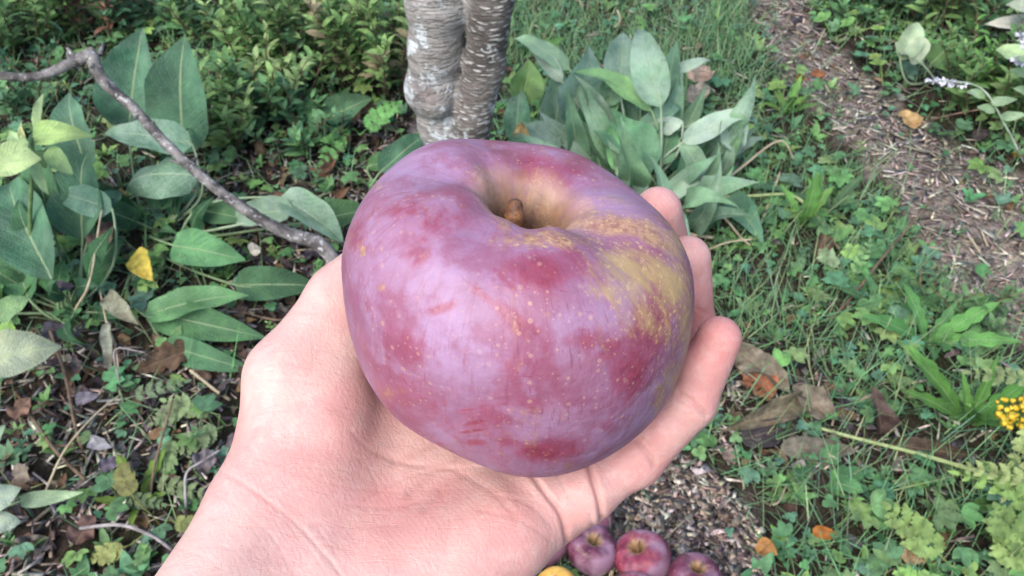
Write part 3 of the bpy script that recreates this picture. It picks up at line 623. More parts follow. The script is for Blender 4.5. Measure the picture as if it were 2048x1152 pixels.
# woolly flower spikes
def spike(px, pts, label):
    rt = G(*px); e = empty('woolly_flower', rt, label, 'flower', 'woolly flower spikes at the upper right')
    V, Fc = tube([rt]+[G(*p) for p in pts], [.003, .002, .0016], 6); o = mesh('stem', V, Fc, plain_material('woolly_stem', (.2, .27, .18), (.4, .46, .4)), None); adopt(o, e)
    a, b_ = G(*pts[-2]), G(*pts[-1]); parts = []; r = random.Random(3)
    for i in range(60):
        t = r.random(); c_ = a.lerp(b_, .35+.75*t); q = Vector((r.gauss(0, 1), r.gauss(0, 1), r.gauss(0, 1))).normalized()*.009
        V, Fc, _ = leafgrid(c_+q*.2, c_+q*1.25, .008, nl=3, nw=2, face=(0, 0, 1)); parts.append((V, Fc))
    V, Fc = joinm(parts); o = mesh('flower_spike', V, Fc, M['spike'], None); adopt(o, e)
    for i in range(4):
        p = G(*pts[0]).lerp(a, .2+.2*i); leafobj(p, p+Vector(((-1)**i*.05, -.01, .015)), .022, None, (.2, .33, .17), .5, e, seed=i)
spike((2050, 330), [(2010, 250, .12), (1960, 175, .2), (1868, 160, .22)], 'pale woolly flower spike leaning left over the path edge')
spike((2075, 300), [(2070, 220, .15), (2050, 130, .22), (2032, 118, .27)], 'pale woolly flower spike low at the right edge')
spike((2110, 280), [(2100, 180, .2), (2060, 110, .28), (2042, 70, .32)], 'highest pale woolly flower spike in the upper right corner')
plant((1850, 160), [(1842, 125, .1, 1790, 85, .12, 60, (.3, .38, .27), .4, dict(wave=.14, fold=.8)), (1800, 120, .1, 1840, 40, .16, 50, (.26, .36, .22), .5, {}), (1860, 130, .06, 1900, 90, .1, 60, (.1, .2, .08), 0, {})], 'pale sunlit leaf standing across the path', name='tall_weed')  # the pale leaf colours have the sunlight painted in
plant((2060, 140), [(2060, 60, .2, 1975, 45, .24, 40, (.4, .5, .36), .4, {}), (2060, 120, .2, 1990, 95, .2, 44, (.25, .4, .2), .3, {}), (2070, 30, .25, 2020, 5, .3, 50, (.33, .45, .3), .3, {})], 'pale green broad leaves behind the woolly spikes', name='tall_weed')

# ------------------------------------------------------------------ dead leaves, each a thing
def dead(px, tx, w_, col, label, z=.022, z2=None, name='fallen_leaf', **k):
    p0, p1 = G(px[0], px[1], z), G(tx[0], tx[1], z if z2 is None else z2); kw = dict(fold=.5, wave=.16, arch=.12, nl=20, nw=12, curl=0, seed=int(px[0]*3+px[1])); kw.update(k)
    o = leafobj(p0, p1, pxm(w_, p0), None, col, 0, None, name, M['dead'], **kw); rebase(o, (p0+p1)/2); return tag(o, label, 'leaf', 'fallen leaves')
GY = (.20, .18, .14)
dead((1475, 700), (1582, 790), 56, GY, 'grey curled dead leaf touching the little fingertip', .03, fold=1.0, wave=.28, twist=1.2)
dead((1545, 795), (1478, 725), 66, (.34, .15, .09), 'orange brown lobed leaf beside the little finger', .015, lobes=3, wave=.1)
dead((1600, 800), (1445, 862), 50, (.19, .17, .12), 'long grey green shrivelled leaf with a dark hollow', .03, fold=1.1, wave=.25, curl=.6)
dead((1660, 838), (1585, 770), 55, GY, 'grey shrivelled leaf pointing up into the grass', .035, fold=.8, wave=.25)
dead((1480, 880), (1622, 838), 52, (.055, .05, .06), 'blackish purple dead leaf under the grey ones', .012, fold=.6)
dead((1560, 893), (1718, 902), 46, (.15, .145, .12), 'long flat olive grey dead leaf left of the green cane', .02, wave=.2, fold=.6)
dead((1775, 888), (1945, 912), 42, (.08, .06, .045), 'dark brown shrivelled leaf right of the green cane', .025, fold=1.0, wave=.25)
dead((1762, 868), (1745, 770), 44, (.09, .065, .06), 'upright dark withered leaf standing in the grass', .01, .09, fold=1.1, wave=.3)
dead((1625, 1060), (1678, 1072), 26, (.33, .13, .03), 'small bright orange leaf below the green cane')
dead((1515, 1085), (1555, 1110), 36, (.33, .17, .06), 'orange and yellow leaf lying at the edge of the wood chips')
dead((1800, 1100), (1900, 1040), 80, (.12, .065, .035), 'broad dark brown leaf under the feathery fronds', wave=.15)
dead((1815, 1130), (1822, 1030), 60, (.33, .25, .14), 'tan lobed leaf next to the feathery fronds', .04, lobes=4)
dead((1830, 258), (1800, 222), 40, (.42, .30, .14), 'yellow and tan leaf lying on the straw path', wave=.08)
dead((1592, 165), (1612, 152), 22, (.5, .2, .05), 'tiny orange leaf at the far end of the path')
dead((1622, 150), (1652, 148), 18, (.28, .12, .06), 'reddish brown leaf bit at the far end of the path')
dead((1390, 165), (1405, 130), 52, (.33, .26, .21), 'pinkish tan dry leaf behind the silvery clump', .06)
dead((1375, 205), (1415, 170), 40, (.3, .27, .22), 'faded tan leaf among the silvery leaves', .06)
dead((1030, 262), (1062, 275), 34, (.36, .28, .13), 'curled tan leaf tucked between the trunk and the silvery clump', .1, curl=.7)
dead((1945, 275), (1975, 262), 24, (.07, .06, .06), 'dark dead leaf on the far side of the path')
dead((2025, 305), (2050, 318), 18, (.5, .25, .03), 'small orange leaf under the bright bush at the right edge')
dead((1450, 382), (1470, 372), 18, (.6, .33, .05), 'small yellow orange leaf below the silvery clump', .05)
dead((1650, 470), (1625, 530), 40, (.12, .075, .055), 'rolled brown leaf standing by the soft weed', .04, .01, curl=.9)
dead((270, 505), (305, 562), 50, (.5, .43, .08), 'bright yellow fading leaf below the bent branch', .08, wave=.08, fold=.2)
dead((195, 515), (230, 442), 44, (.15, .10, .085), 'folded brown leaf between the broad green leaves', .1, fold=.8)
dead((215, 590), (278, 650), 40, (.22, .24, .18), 'grey green wilted leaf hanging on a thin stalk', .09, wave=.1)
dead((215, 645), (222, 752), 24, (.24, .27, .22), 'narrow grey wilted leaf hanging straight down', .08, .03)
dead((105, 575), (152, 572), 24, (.07, .065, .09), 'small purple black withered leaf near the left stalks', .09)
dead((85, 655), (162, 672), 36, (.08, .075, .1), 'purple grey withered leaf beside the pale dusty leaf', .07, wave=.25)
dead((380, 700), (270, 745), 62, (.11, .075, .05), 'dark brown ragged leaf beside the narrow grey leaf', .03, lobes=4)
dead((390, 935), (435, 905), 44, (.17, .16, .18), 'grey purple crumpled leaf against the wrist', .05, wave=.25)
dead((150, 800), (200, 790), 26, (.17, .17, .22), 'small violet grey leaf in the left litter', .04)
dead((180, 880), (225, 895), 28, (.24, .26, .3), 'pale violet grey leaf low in the left litter', .04)
dead((200, 940), (240, 915), 30, (.12, .11, .16), 'dark violet leaf above the yellowish weed', .04)
dead((30, 1110), (100, 1075), 50, (.15, .14, .13), 'wrinkled grey leaf in the lower left corner', .02, wave=.25)
dead((150, 1090), (190, 1030), 50, (.14, .09, .08), 'brown crumpled leaf at the bottom left', .02, wave=.2)
dead((30, 840), (60, 795), 40, (.2, .13, .1), 'rust brown curled leaf at the left edge', .04, wave=.2)
dead((60, 960), (30, 930), 36, (.2, .18, .15), 'faded brown leaf at the left edge above the grey green leaves', .03)
dead((500, 505), (520, 495), 30, (.5, .5, .45), 'small whitish leaf fragment right of the yellow leaf', .03, wave=.05)
dead((640, 350), (680, 300), 30, (.15, .09, .06), 'brown leaf in the dark litter left of the trunk', .02)
dead((420, 640), (470, 655), 22, (.3, .3, .25), 'pale dry leaf under the ribbed green leaves', .02)
dead((1450, 900), (1470, 930), 26, (.22, .18, .16), 'round brown leaf at the upper edge of the wood chips', .01)

# ------------------------------------------------------------------ canes and twigs
def cane(pts, r_, mt, label, cat='stem', name='dry_stem', rough=.12, nodes=0, **k):
    P = [G(*p) for p in pts]; V, Fc = tube(P, r_, 7, rough, n=8, seed=len(pts)+int(pts[0][0]))
    o = mesh(name, V, Fc, M[mt], None); rebase(o, P[0]); return tag(o, label, cat, 'dry stems and canes')
cane([(1600, 845, .03), (1700, 873, .035), (1830, 906, .04), (1960, 945, .05), (2060, 985, .06)], [.0028, .0032, .0036, .003], 'green_cane', 'long pale green cane lying across the grass at right')
cane([(1660, 640, .02), (1705, 592, .03), (1770, 510, .05), (1830, 440, .06), (1865, 400, .07)], [.003, .0028, .002], 'brown_stem', 'thin brown twig slanting over the grass towards the path')
cane([(1395, 400, .05), (1470, 345, .07), (1557, 282, .09), (1590, 320, .04)], [.003, .0026, .002], 'cane', 'bent straw coloured stalk right of the silvery clump')
cane([(1372, 421, .05), (1436, 427, .05), (1482, 475, .03), (1500, 490, .02)], [.003, .0026], 'cane', 'whitish kinked stalk under the silvery clump')
cane([(1430, 395, .05), (1500, 392, .05), (1580, 390, .05), (1625, 420, .03)], [.0036, .003], 'green_cane', 'thick pale green stalk lying behind the holed leaf')
cane([(1415, 500, .03), (1455, 485, .04), (1505, 478, .04)], .002, 'cane', 'thin straw stalk pointing at the middle finger')
cane([(1355, 462, .03), (1390, 470, .03), (1430, 476, .02)], [.004, .003], 'cane', 'short thick straw stalk behind the fingertips')
cane([(1520, 450, .01), (1540, 400, .03), (1560, 345, .05)], .0025, 'cane', 'dry stalk standing behind the upright weed')
cane([(1600, 400, .04), (1640, 440, .03), (1680, 500, .01)], [.003, .0025], 'cane', 'dry stalk slanting through the soft weed')
cane([(1720, 800, .02), (1745, 790, .04), (1760, 785, .04)], .0028, 'cane', 'short whitish straw in the middle grass')
cane([(1945, 850, .01), (1975, 790, .05), (1990, 745, .08)], .0025, 'brown_stem', 'brown upright stalk beside the yellow flowers')
cane([(1370, 1040, .02), (1310, 1090, .03), (1230, 1120, .02)], .001, 'cane', 'hair thin straw over the wood chips')
cane([(1580, 950, .01), (1560, 1000, .03), (1545, 1010, .03)], .0016, 'cane', 'short dry stalk above the wood chips')
cane([(90, 985, .02), (130, 900, .05), (190, 830, .06), (240, 790, .05)], [.002, .0016], 'cane', 'long straw coloured stalk curving through the left litter')
cane([(150, 620, .1), (180, 560, .14), (200, 440, .16), (205, 420, .16)], [.0022, .0016], 'cane', 'thin beige stalk rising through the dark broad leaves')
cane([(200, 580, .08), (212, 640, .07), (232, 700, .05), (240, 790, .03)], .0017, 'cane', 'beige stalk with hanging wilted leaves')
cane([(160, 1056, .03), (240, 1050, .04), (300, 1070, .04), (345, 1100, .03)], [.003, .0025], 'twig', 'smooth grey twig lying at the bottom left')
cane([(372, 1020, .02), (372, 950, .05), (400, 925, .06), (440, 900, .06)], [.0025, .0015], 'twig', 'pale forked dead stem beside the wrist', rough=.1)
cane([(100, 660, .08), (130, 750, .06), (150, 850, .03), (165, 900, .01)], [.003, .003], 'brown_stem', 'dark brown dead stalk under the pale dusty leaf')
cane([(240, 770, .05), (230, 700, .09), (290, 705, .1)], .0016, 'twig', 'bent white dead stem among the ragged leaves')
cane([(60, 830, .02), (110, 900, .03), (170, 960, .02)], .003, 'brown_stem', 'dark stick lying in the left litter')
cane([(0, 890, .02), (60, 890, .02), (150, 892, .02)], .0025, 'brown_stem', 'dark horizontal stick at the left edge')
cane([(380, 740, .03), (430, 780, .02), (460, 800, .02)], .003, 'cane', 'broad flattened straw just left of the palm')
cane([(300, 1000, .02), (310, 930, .05), (345, 800, .08)], .002, 'brown_stem', 'dark stalk standing among the dull fronds')
cane([(560, 175, .05), (580, 230, .05), (600, 275, .05)], .0015, 'green_cane', 'thin curved stalk in front of the yellow green bush')
cane([(440, 610, .01), (560, 640, .01), (600, 600, .02)], .0025, 'brown_stem', 'dark stick under the ribbed leaves')
cane([(1235, 20, .05), (1240, 40, .04), (1230, 55, .02)], .0025, 'cane', 'curled dry stalk in the far grass')
cane([(1960, 505, .012), (1940, 475, .012)], .0028, 'cane', 'white peeled stick on the near part of the path', rough=.05)
cane([(1975, 492, .012), (1963, 462, .012)], .0022, 'cane', 'second shorter white stick lying next to the peeled stick', rough=.05)
cane([(1860, 240, .05), (1900, 230, .08), (1980, 215, .1)], .002, 'brown_stem', 'thin dark twig reaching from the bright bush over the path')

# ------------------------------------------------------------------ implicit surfaces
class Field:
    def __init__(s, lo, hi, h):
        s.lo = np.array(lo, float); s.h = h; s.n = np.ceil((np.array(hi)-s.lo)/h).astype(int)+1
        s.ax = [s.lo[i]+h*np.arange(s.n[i]) for i in range(3)]; s.f = np.full(s.n, 9.0, np.float32)
    def _box(s, a, b, m):
        i0 = np.maximum(0, np.floor((np.minimum(a, b)-m-s.lo)/s.h).astype(int)); i1 = np.minimum(s.n, np.ceil((np.maximum(a, b)+m-s.lo)/s.h).astype(int)+1)
        return tuple(slice(p, max(p, q)) for p, q in zip(i0, i1))
    def cone(s, a, b, ra, rb, k=.3, flat=None):
        a, b = np.array(a, float), np.array(b, float); m = max(ra, rb)+k+.6*s.h+max(ra, rb)*.6; bx = s._box(a, b, m)
        x = s.ax[0][bx[0]][:, None, None]; y = s.ax[1][bx[1]][None, :, None]; z = s.ax[2][bx[2]][None, None, :]
        d = b-a; L = max(float(d@d), 1e-9); t = np.clip(((x-a[0])*d[0]+(y-a[1])*d[1]+(z-a[2])*d[2])/L, 0, 1)
        dist = np.sqrt((x-a[0]-t*d[0])**2+(y-a[1]-t*d[1])**2+(z-a[2]-t*d[2])**2)-(ra+t*(rb-ra)); s.smin(bx, dist, k)
    def ball(s, c, r, k=.3): s.cone(c, np.array(c)+1e-4, r, r, k)
    def smin(s, bx, d, k):
        f = s.f[bx]; h = np.maximum(k-np.abs(f-d), 0)/k; s.f[bx] = np.minimum(f, d)-h*h*k*.25
    def merge(s, o, k):
        h = np.maximum(k-np.abs(s.f-o.f), 0)/k; s.f = np.minimum(s.f, o.f)-h*h*k*.25
    def extract(s):
        f = s.f; ins = f < 0; nx, ny, nz = s.n-1
        acc = np.zeros((nx, ny, nz, 3), np.float32); cnt = np.zeros((nx, ny, nz), np.float32)
        cor = lambda A, i, j, k: A[i:i+nx, j:j+ny, k:k+nz]
        for ax in range(3):
            for u in (0, 1):
                for v in (0, 1):
                    c0 = [0, 0, 0]; o = [q for q in range(3) if q != ax]; c0[o[0]] = u; c0[o[1]] = v; c1 = list(c0); c1[ax] = 1
                    a, b = cor(f, *c0), cor(f, *c1); m = (a < 0) != (b < 0); t = np.where(m, a/np.where(m, a-b, 1), 0)
                    cnt += m; acc[..., ax] += t*m; acc[..., o[0]] += u*m; acc[..., o[1]] += v*m
        act = cnt > 0; idx = np.full(act.shape, -1, np.int64); idx[act] = np.arange(act.sum())
        ijk = np.stack(np.nonzero(act), 1); V = s.lo+(ijk+acc[act]/cnt[act][:, None])*s.h; Fs = []
        for ax in range(3):
            o = [q for q in range(3) if q != ax]; sl0 = [slice(1, -1)]*3; sl1 = [slice(1, -1)]*3; sl0[ax] = slice(0, -1); sl1[ax] = slice(1, None)
            a, b = ins[tuple(sl0)], ins[tuple(sl1)]; e = np.stack(np.nonzero(a != b), 1); 
            if not len(e): continue
            fl = a[tuple(e.T)]; p = e.copy(); p[:, o[0]] += 1; p[:, o[1]] += 1
            def cell(du, dv):
                q = p.copy(); q[:, o[0]] -= du; q[:, o[1]] -= dv; return idx[q[:, 0], q[:, 1], q[:, 2]]
            Q = np.stack([cell(1, 1), cell(0, 1), cell(0, 0), cell(1, 0)], 1)
            if ax == 1: fl = ~fl
            Q[~fl] = Q[~fl][:, ::-1]; Fs.append(Q)
        return V, np.concatenate(Fs)
def vnormals(V, Q):
    n = np.cross(V[Q[:, 2]]-V[Q[:, 0]], V[Q[:, 3]]-V[Q[:, 1]]); N = np.zeros_like(V)
    for k in range(4): np.add.at(N, Q[:, k], n)
    return N/(np.linalg.norm(N, axis=1)[:, None]+1e-12)
def relax(V, Q, it=2, lam=.5):
    E = np.concatenate([Q[:, [0, 1]], Q[:, [1, 2]], Q[:, [2, 3]], Q[:, [3, 0]]]); E = np.concatenate([E, E[:, ::-1]])
    cnt = np.bincount(E[:, 0], minlength=len(V))[:, None]
    for i in range(it):
        for l_ in (lam, -lam*1.03):
            S = np.stack([np.bincount(E[:, 0], weights=V[E[:, 1], c_], minlength=len(V)) for c_ in range(3)], 1)/np.maximum(cnt, 1); V = V+l_*(S-V)
    return V

# ------------------------------------------------------------------ apple tree
TY = 1.40
def tp(px, py, dy=0): return np.array(VY(px, py, TY+dy))
f = Field((-.36, TY-.2, -.06), (.2, TY+.35, 1.5), .0045)
k_ = .02
Ls = [(935, 480, 0), (925, 330, 0), (890, 250, .0), (868, 170, 0), (872, 100, 0), (876, 0, 0), (872, -120, 0)]
Lr = [.085, .058, .047, .046, .046, .053, .054]
for (a, b_, ra, rb) in zip(Ls[:-1], Ls[1:], Lr[:-1], Lr[1:]): f.cone(tp(*a), tp(*b_), ra, rb, k_)
Rs = [(935, 400, -.01), (930, 300, -.02), (945, 230, -.03), (970, 130, -.03), (982, 0, -.03), (990, -120, -.03)]
Rr = [.06, .044, .036, .0345, .037, .038]
for (a, b_, ra, rb) in zip(Rs[:-1], Rs[1:], Rr[:-1], Rr[1:]): f.cone(tp(*a), tp(*b_), ra, rb, .012)
f.ball(tp(848, 186, -.02), .034, .014); f.ball(tp(872, 205, -.04), .03, .012); f.cone(tp(838,170,-.01), tp(846,205,-.01), .022, .02, .01)
# upper stems out of the picture
a = tp(872, -120); f.cone(a, a+np.array((-.03, .02, .55)), .052, .045, .01); a2 = tp(990, -120, -.03); f.cone(a2, a2+np.array((.08, .03, .5)), .04, .034, .01)
for t in range(5):                            # root flare
    an_ = t*1.256+.3; p = tp(935, 480); f.cone(p+np.array((0, 0, .05)), p+np.array((math.cos(an_)*.12, math.sin(an_)*.12, -.06)), .06, .03, .04)
V, Q = f.extract(); V = relax(V, Q, 2); N = vnormals(V, Q)
if (N*(V-V.mean(0))).sum() < 0: Q = Q[:, ::-1]; N = -N
px_, py_, _ = proj(V)
bx = np.interp(py_, [-200, 0, 130, 260, 330], [945, 942, 922, 900, 870]); stem_attr = 1/(1+np.exp(-(px_-bx)/5))
knot = np.exp(-(((px_-852)/30)**2+((py_-190)/30)**2)**1.5)*(V[:, 1] < TY+.01)
# ridges of peeling bark: fine real relief
rid = np.sin(V[:, 2]*420+3*np.sin(V[:, 0]*60)+2*np.sin(V[:, 2]*37+V[:, 0]*90))*.5+np.sin(V[:, 2]*700+5*np.sin(V[:, 0]*45+V[:, 2]*20))*.5
tree = empty('apple_tree', tp(935, 480)*np.array((1, 1, 0)), 'grey double stemmed apple tree trunk with a knot and white lichen', 'tree')
o = mesh('trunk', V, Q, M['bark'], None, attrs={'stem': stem_attr, 'knot': knot}); adopt(o, tree)
# low bent limb
lp = [tp(905, 560)*np.array((1, 1, 1)), G(790, 600, .10), G(690, 545, .14), G(640, 490, .17), G(560, 460, .20), G(470, 405, .25), G(400, 350, .29), G(330, 285, .33), G(265, 215, .37), G(205, 160, .40), G(182, 115, .43), G(150, 122, .43), G(80, 152, .42), G(0, 150, .43), G(-120, 120, .45)]
lr = [.022, .016, .0145, .0135, .0115, .010, .0095, .0092, .0092, .0102, .0130, .010, .0078, .007, .006]
V, Fc = tube(lp, lr, 12, .10, n=10); parts = [(V, Fc)]
r = random.Random(2)
def knob(px, py, z, dx, dy, L, rr):
    p = Vector(G(px, py, z)); d = (G(px+dx, py+dy, z+.01)-p).normalized(); parts.append(tube([p, p+d*L*.5+Vector((0, 0, .002)), p+d*L], [rr*1.6, rr, rr*.5], 6, .15, n=3))
for q in [(212, 165, .4, 12, 22, .03, .0035), (200, 110, .43, 10, -30, .03, .0035), (150, 115, .43, -14, -16, .022, .004), (278, 232, .36, -14, 10, .02, .004), (300, 250, .35, 14, -6, .014, .004), (372, 330, .3, -30, -8, .03, .003), (385, 325, .3, 16, -16, .012, .004), (182, 108, .43, 4, -12, .012, .007), (430, 370, .27, 12, -10, .012, .004), (190, 130, .42, -18, 8, .02, .005), (222, 170, .39, 18, 4, .016, .004), (450, 395, .26, -22, 6, .02, .003), (140, 120, .43, -8, -26, .02, .003)]: knob(*q)
V, Fc = joinm(parts); o = mesh('low_branch', V, Fc, M['branch'], None); adopt(o, tree)

# ------------------------------------------------------------------ the held apple
AC = np.array(D(1021, 618, .27)); AR = .0522
def apple_profile():
    # (radius, height) control points in units of AR, from the bottom basin to the stem cavity
    pts = [(0, -.70), (.10, -.725), (.22, -.80), (.36, -.845), (.63, -.77), (.82, -.60), (.93, -.35), (.98, -.10), (1.0, .16), (.985, .40), (.92, .61), (.80, .775), (.66, .855), (.49, .885), (.35, .865), (.25, .79), (.19, .65), (.16, .48), (.11, .36), (.05, .32), (0, .31)]
    pts = [(a, b_*(.875 if b_ > 0 else .83)) for a, b_ in pts]
    P = smoothpath([Vector((a, 0, b_)) for a, b_ in pts], 16); A = np.array([(p.x, p.z) for p in P]); s = np.concatenate([[0], np.cumsum(np.hypot(*np.diff(A, axis=0).T))]); return A, s/s[-1]
AP, AS = apple_profile()
def apple_mesh(nt, nv, R0, lob=.022, ph=0, asym=.0):
    s = np.linspace(0, 1, nv); pr = np.maximum(np.interp(s, AS, AP[:, 0]), 0); pz = np.interp(s, AS, AP[:, 1]); th = np.linspace(0, 2*np.pi, nt, endpoint=False)
    T, PR = np.meshgrid(th, pr); _, PZ = np.meshgrid(th, pz)
    k = 1+lob*np.cos(5*T+ph)*np.clip(-PZ+.3, 0, 1)+lob*.9*np.cos(5*T+ph+1)*np.clip(PZ-.2, 0, 1)+.11*np.cos(T+.2)*np.clip(-PZ+.3, 0, 1)+.018*np.cos(2*T+ph*1.3)+.014*np.cos(3*T+2)
    Z = PZ*(1-.04*np.cos(T+.3)*(PZ > 0)+.07*np.cos(T+.3)*(PZ < 0))+.025*np.cos(5*T+ph)*np.exp(-((PR-.55)/.25)**2)*np.sign(PZ)+.012*np.cos(8*T)*np.exp(-((PR-.35)/.15)**2)*(PZ > 0)
    V = np.stack([PR*k*np.cos(T), PR*k*np.sin(T), Z], -1).reshape(-1, 3)*R0
    i, j = np.meshgrid(np.arange(nv-1), np.arange(nt), indexing='ij'); a = (i*nt+j).ravel(); b_ = (i*nt+(j+1) % nt).ravel()
    return V, np.stack([a, b_, b_+nt, a+nt], 1)
def rotm(rx, ry, rz):
    from mathutils import Euler; return np.array(Euler((rx, ry, rz)).to_matrix())
AROT = rotm(R(-7), R(11), R(20))
V, Q = apple_mesh(640, 420, AR, ph=2.2)
VW = V@AROT.T+AC
NW = vnormals(VW, Q)
if (NW*(VW-AC)).sum() < 0: Q = Q[:, ::-1]; NW = -NW
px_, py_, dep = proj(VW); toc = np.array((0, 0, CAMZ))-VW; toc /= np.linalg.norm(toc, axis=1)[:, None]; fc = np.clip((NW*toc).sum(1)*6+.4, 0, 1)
def blob(x, y, rx, ry, an_=0, p=1.3):
    a = R(an_); dx, dy = px_-x, py_-y; u = (dx*math.cos(a)+dy*math.sin(a))/rx; v = (-dx*math.sin(a)+dy*math.cos(a))/ry; return np.exp(-(u*u+v*v)**p)
def acc(lst):
    m = np.zeros(len(V))
    for q in lst: m = np.maximum(m, blob(*q[:5])*q[5] if len(q) > 5 else blob(*q))
    return m*fc
rub = acc([(840, 425, 120, 48, 8, .85), (830, 490, 50, 35, 60, .8), (905, 400, 60, 30, 0, .6), (1085, 540, 80, 45, 5, 1.), (1140, 520, 55, 40, 0, .7), (1300, 640, 52, 95, 12, 1.), (1265, 740, 50, 70, 10, .9), (1210, 690, 80, 35, 15, .75), (805, 700, 62, 60, 0, .62), (1060, 665, 115, 20, 38, .8), (965, 590, 50, 12, 40, .7), (1010, 560, 40, 8, 45, .6), (1050, 735, 45, 60, 70, .5), (870, 620, 80, 12, -18, .6), (980, 830, 150, 40, -5, .55), (1100, 900, 85, 24, -6, .95), (1010, 880, 60, 18, 20, .6), (1075, 335, 85, 26, 22, .9), (1150, 335, 40, 22, -40, .8), (1060, 350, 45, 20, 0, .9), (720, 470, 30, 40, 0, .5), (860, 800, 110, 60, 30, .45), (1200, 850, 40, 12, 0, .4), (950, 845, 32, 5, -12, 1.), (945, 862, 34, 4, -8, .9), (950, 885, 30, 9, 0, .8), (935, 820, 28, 4, -5, .8), (760, 560, 30, 60, 0, .35), (1010, 300, 60, 18, 5, .6), (780, 800, 160, 110, 40, .38), (950, 900, 220, 60, 10, .35), (720, 680, 50, 140, 0, .32), (1000, 480, 120, 40, 0, .3), (1180, 760, 90, 60, 0, .3)])
yel = acc([(1300, 600, 120, 90, 30, .55), (1360, 720, 40, 150, 8, .5), (1330, 480, 80, 60, 30, .5), (1280, 540, 95, 52, 12, 1.), (1345, 570, 40, 60, 0, .95), (1225, 585, 55, 30, 0, .7), (1340, 490, 50, 45, 0, .7), (1370, 660, 16, 110, 0, .7), (1345, 760, 22, 60, 0, .6), (1250, 500, 80, 35, 0, .5), ])
rus = acc([(1230, 455, 110, 26, 8, .95), (1300, 470, 60, 24, 25, 1.), (1000, 420, 22, 70, -20, .65), (1110, 480, 130, 22, -2, .75), (1170, 440, 40, 50, 0, .6), (960, 350, 60, 20, 20, .35), (1345, 700, 26, 90, 0, .6), (1320, 790, 18, 40, 20, .7), (725, 500, 9, 14, 0, 1.), (760, 575, 12, 10, 0, .8), (1070, 380, 18, 40, 10, .6), (1215, 400, 60, 12, 6, .5), (757, 372, 12, 8, 0, .7)])
bloom_hilite = acc([(910, 690, 120, 90, 0, 1.), (800, 380, 90, 60, -40, 1.), (880, 340, 90, 40, -20, .8), (1170, 640, 80, 45, 0, .7), (1200, 830, 150, 90, -30, .45), (740, 560, 55, 90, 0, .6), (1180, 390, 100, 40, 15, .8), (960, 520, 110, 60, 0, .5)])  # waxy bloom patches, with the soft lavender highlights painted in
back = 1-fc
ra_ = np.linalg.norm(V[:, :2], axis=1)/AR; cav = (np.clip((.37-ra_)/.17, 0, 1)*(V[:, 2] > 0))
cav_shade = (np.clip((.26-ra_)/.12, 0, 1)*(V[:, 2] > 0)*(V[:, 2] < .72*AR))  # shade inside the stem hollow, painted as dark brown skin
b = NB('apple_skin'); ob = b.co('Object')
fib = b.noise(ob, 75, 6, .62, .3); fine = b.noise(ob, 420, 4, .7); big = b.noise(ob, 26, 4, .6, .5)
sxyz = b.node('ShaderNodeSeparateXYZ'); b.put(sxyz.inputs[0], ob)
ang = b.math('ARCTAN2', sxyz.outputs[1], sxyz.outputs[0]); cx = b.node('ShaderNodeCombineXYZ'); b.put(cx.inputs[0], b.math('MULTIPLY', ang, 14)); b.put(cx.inputs[1], b.math('MULTIPLY', sxyz.outputs[2], 55))
strk = b.noise(cx.outputs[0], 1.0, 5, .65)
def brk(at, lo=.42, hi=.62, amt=.55):
    m = b.math('ADD', at, b.math('MULTIPLY', b.math('SUBTRACT', fib, .5), amt*2)); m = b.math('ADD', m, b.math('MULTIPLY', b.math('SUBTRACT', strk, .5), amt)); return b.ramp(m, lo, hi)
bloom = b.mix(b.ramp(fib, .3, .7), (0.220, 0.105, 0.181), (0.290, 0.160, 0.252)); bloom = b.mix(b.ramp(big, .38, .62), bloom, (0.238, 0.092, 0.147))
bloom = b.mix(b.math('MULTIPLY', b.ramp(strk, .5, .72), .5), bloom, (0.202, 0.050, 0.084))
c = b.mix(b.math('MULTIPLY', b.attr('bloom_hilite'), b.ramp(fib, .2, .65, .35, .9)), bloom, (0.317, 0.210, 0.344))
redc = b.mix(b.ramp(fine, .3, .7), (0.150, 0.018, 0.038), (0.238, 0.046, 0.071))
def soft(at, lo, hi, an=1.0):
    m = b.math('ADD', at, b.math('MULTIPLY', b.math('SUBTRACT', fib, .5), an*1.1)); m = b.math('ADD', m, b.math('MULTIPLY', b.math('SUBTRACT', strk, .5), an*.9)); m = b.math('ADD', m, b.math('MULTIPLY', b.math('SUBTRACT', fine, .5), an*.5)); return b.ramp(m, lo, hi)
c = b.mix(b.math('MULTIPLY', soft(b.attr('rub'), .12, .62), .75), c, (0.238, 0.063, 0.113))
c = b.mix(b.math('MULTIPLY', soft(b.attr('rub'), .42, .95), .85), c, redc)
med = b.noise(ob, 48, 5, .68, .25); c = b.mix(b.ramp(med, .46, .62, 0, .6), c, (.21, .055, .10)); med2 = b.noise(ob, 60, 4, .62, .3); c = b.mix(b.ramp(med2, .5, .66, 0, .45), c, (.31, .215, .345))
cx2 = b.node('ShaderNodeCombineXYZ'); b.put(cx2.inputs[0], b.math('MULTIPLY', ang, 42)); b.put(cx2.inputs[1], b.math('MULTIPLY', sxyz.outputs[2], 110)); strk2 = b.noise(cx2.outputs[0], 1.0, 4, .7, .2); c = b.mix(b.math('MULTIPLY', b.ramp(strk2, .54, .68), b.ramp(big, .35, .6, .15, .6)), c, (.20, .045, .08))
scr = b.noise(b.mapping(ob, (70, 520, 300), (0.352, 0.252, 0.756)), 1, 3, .6); c = b.mix(b.math('MULTIPLY', b.ramp(scr, .64, .70), b.ramp(big, .42, .6, 0, .55)), c, (0.194, 0.034, 0.067))
yc = b.mix(b.ramp(fib, .3, .7), (0.317, 0.235, 0.076), (0.387, 0.277, 0.126)); c = b.mix(b.math('MULTIPLY', soft(b.attr('yel'), .12, 1.15, 1.5), .85), c, yc)
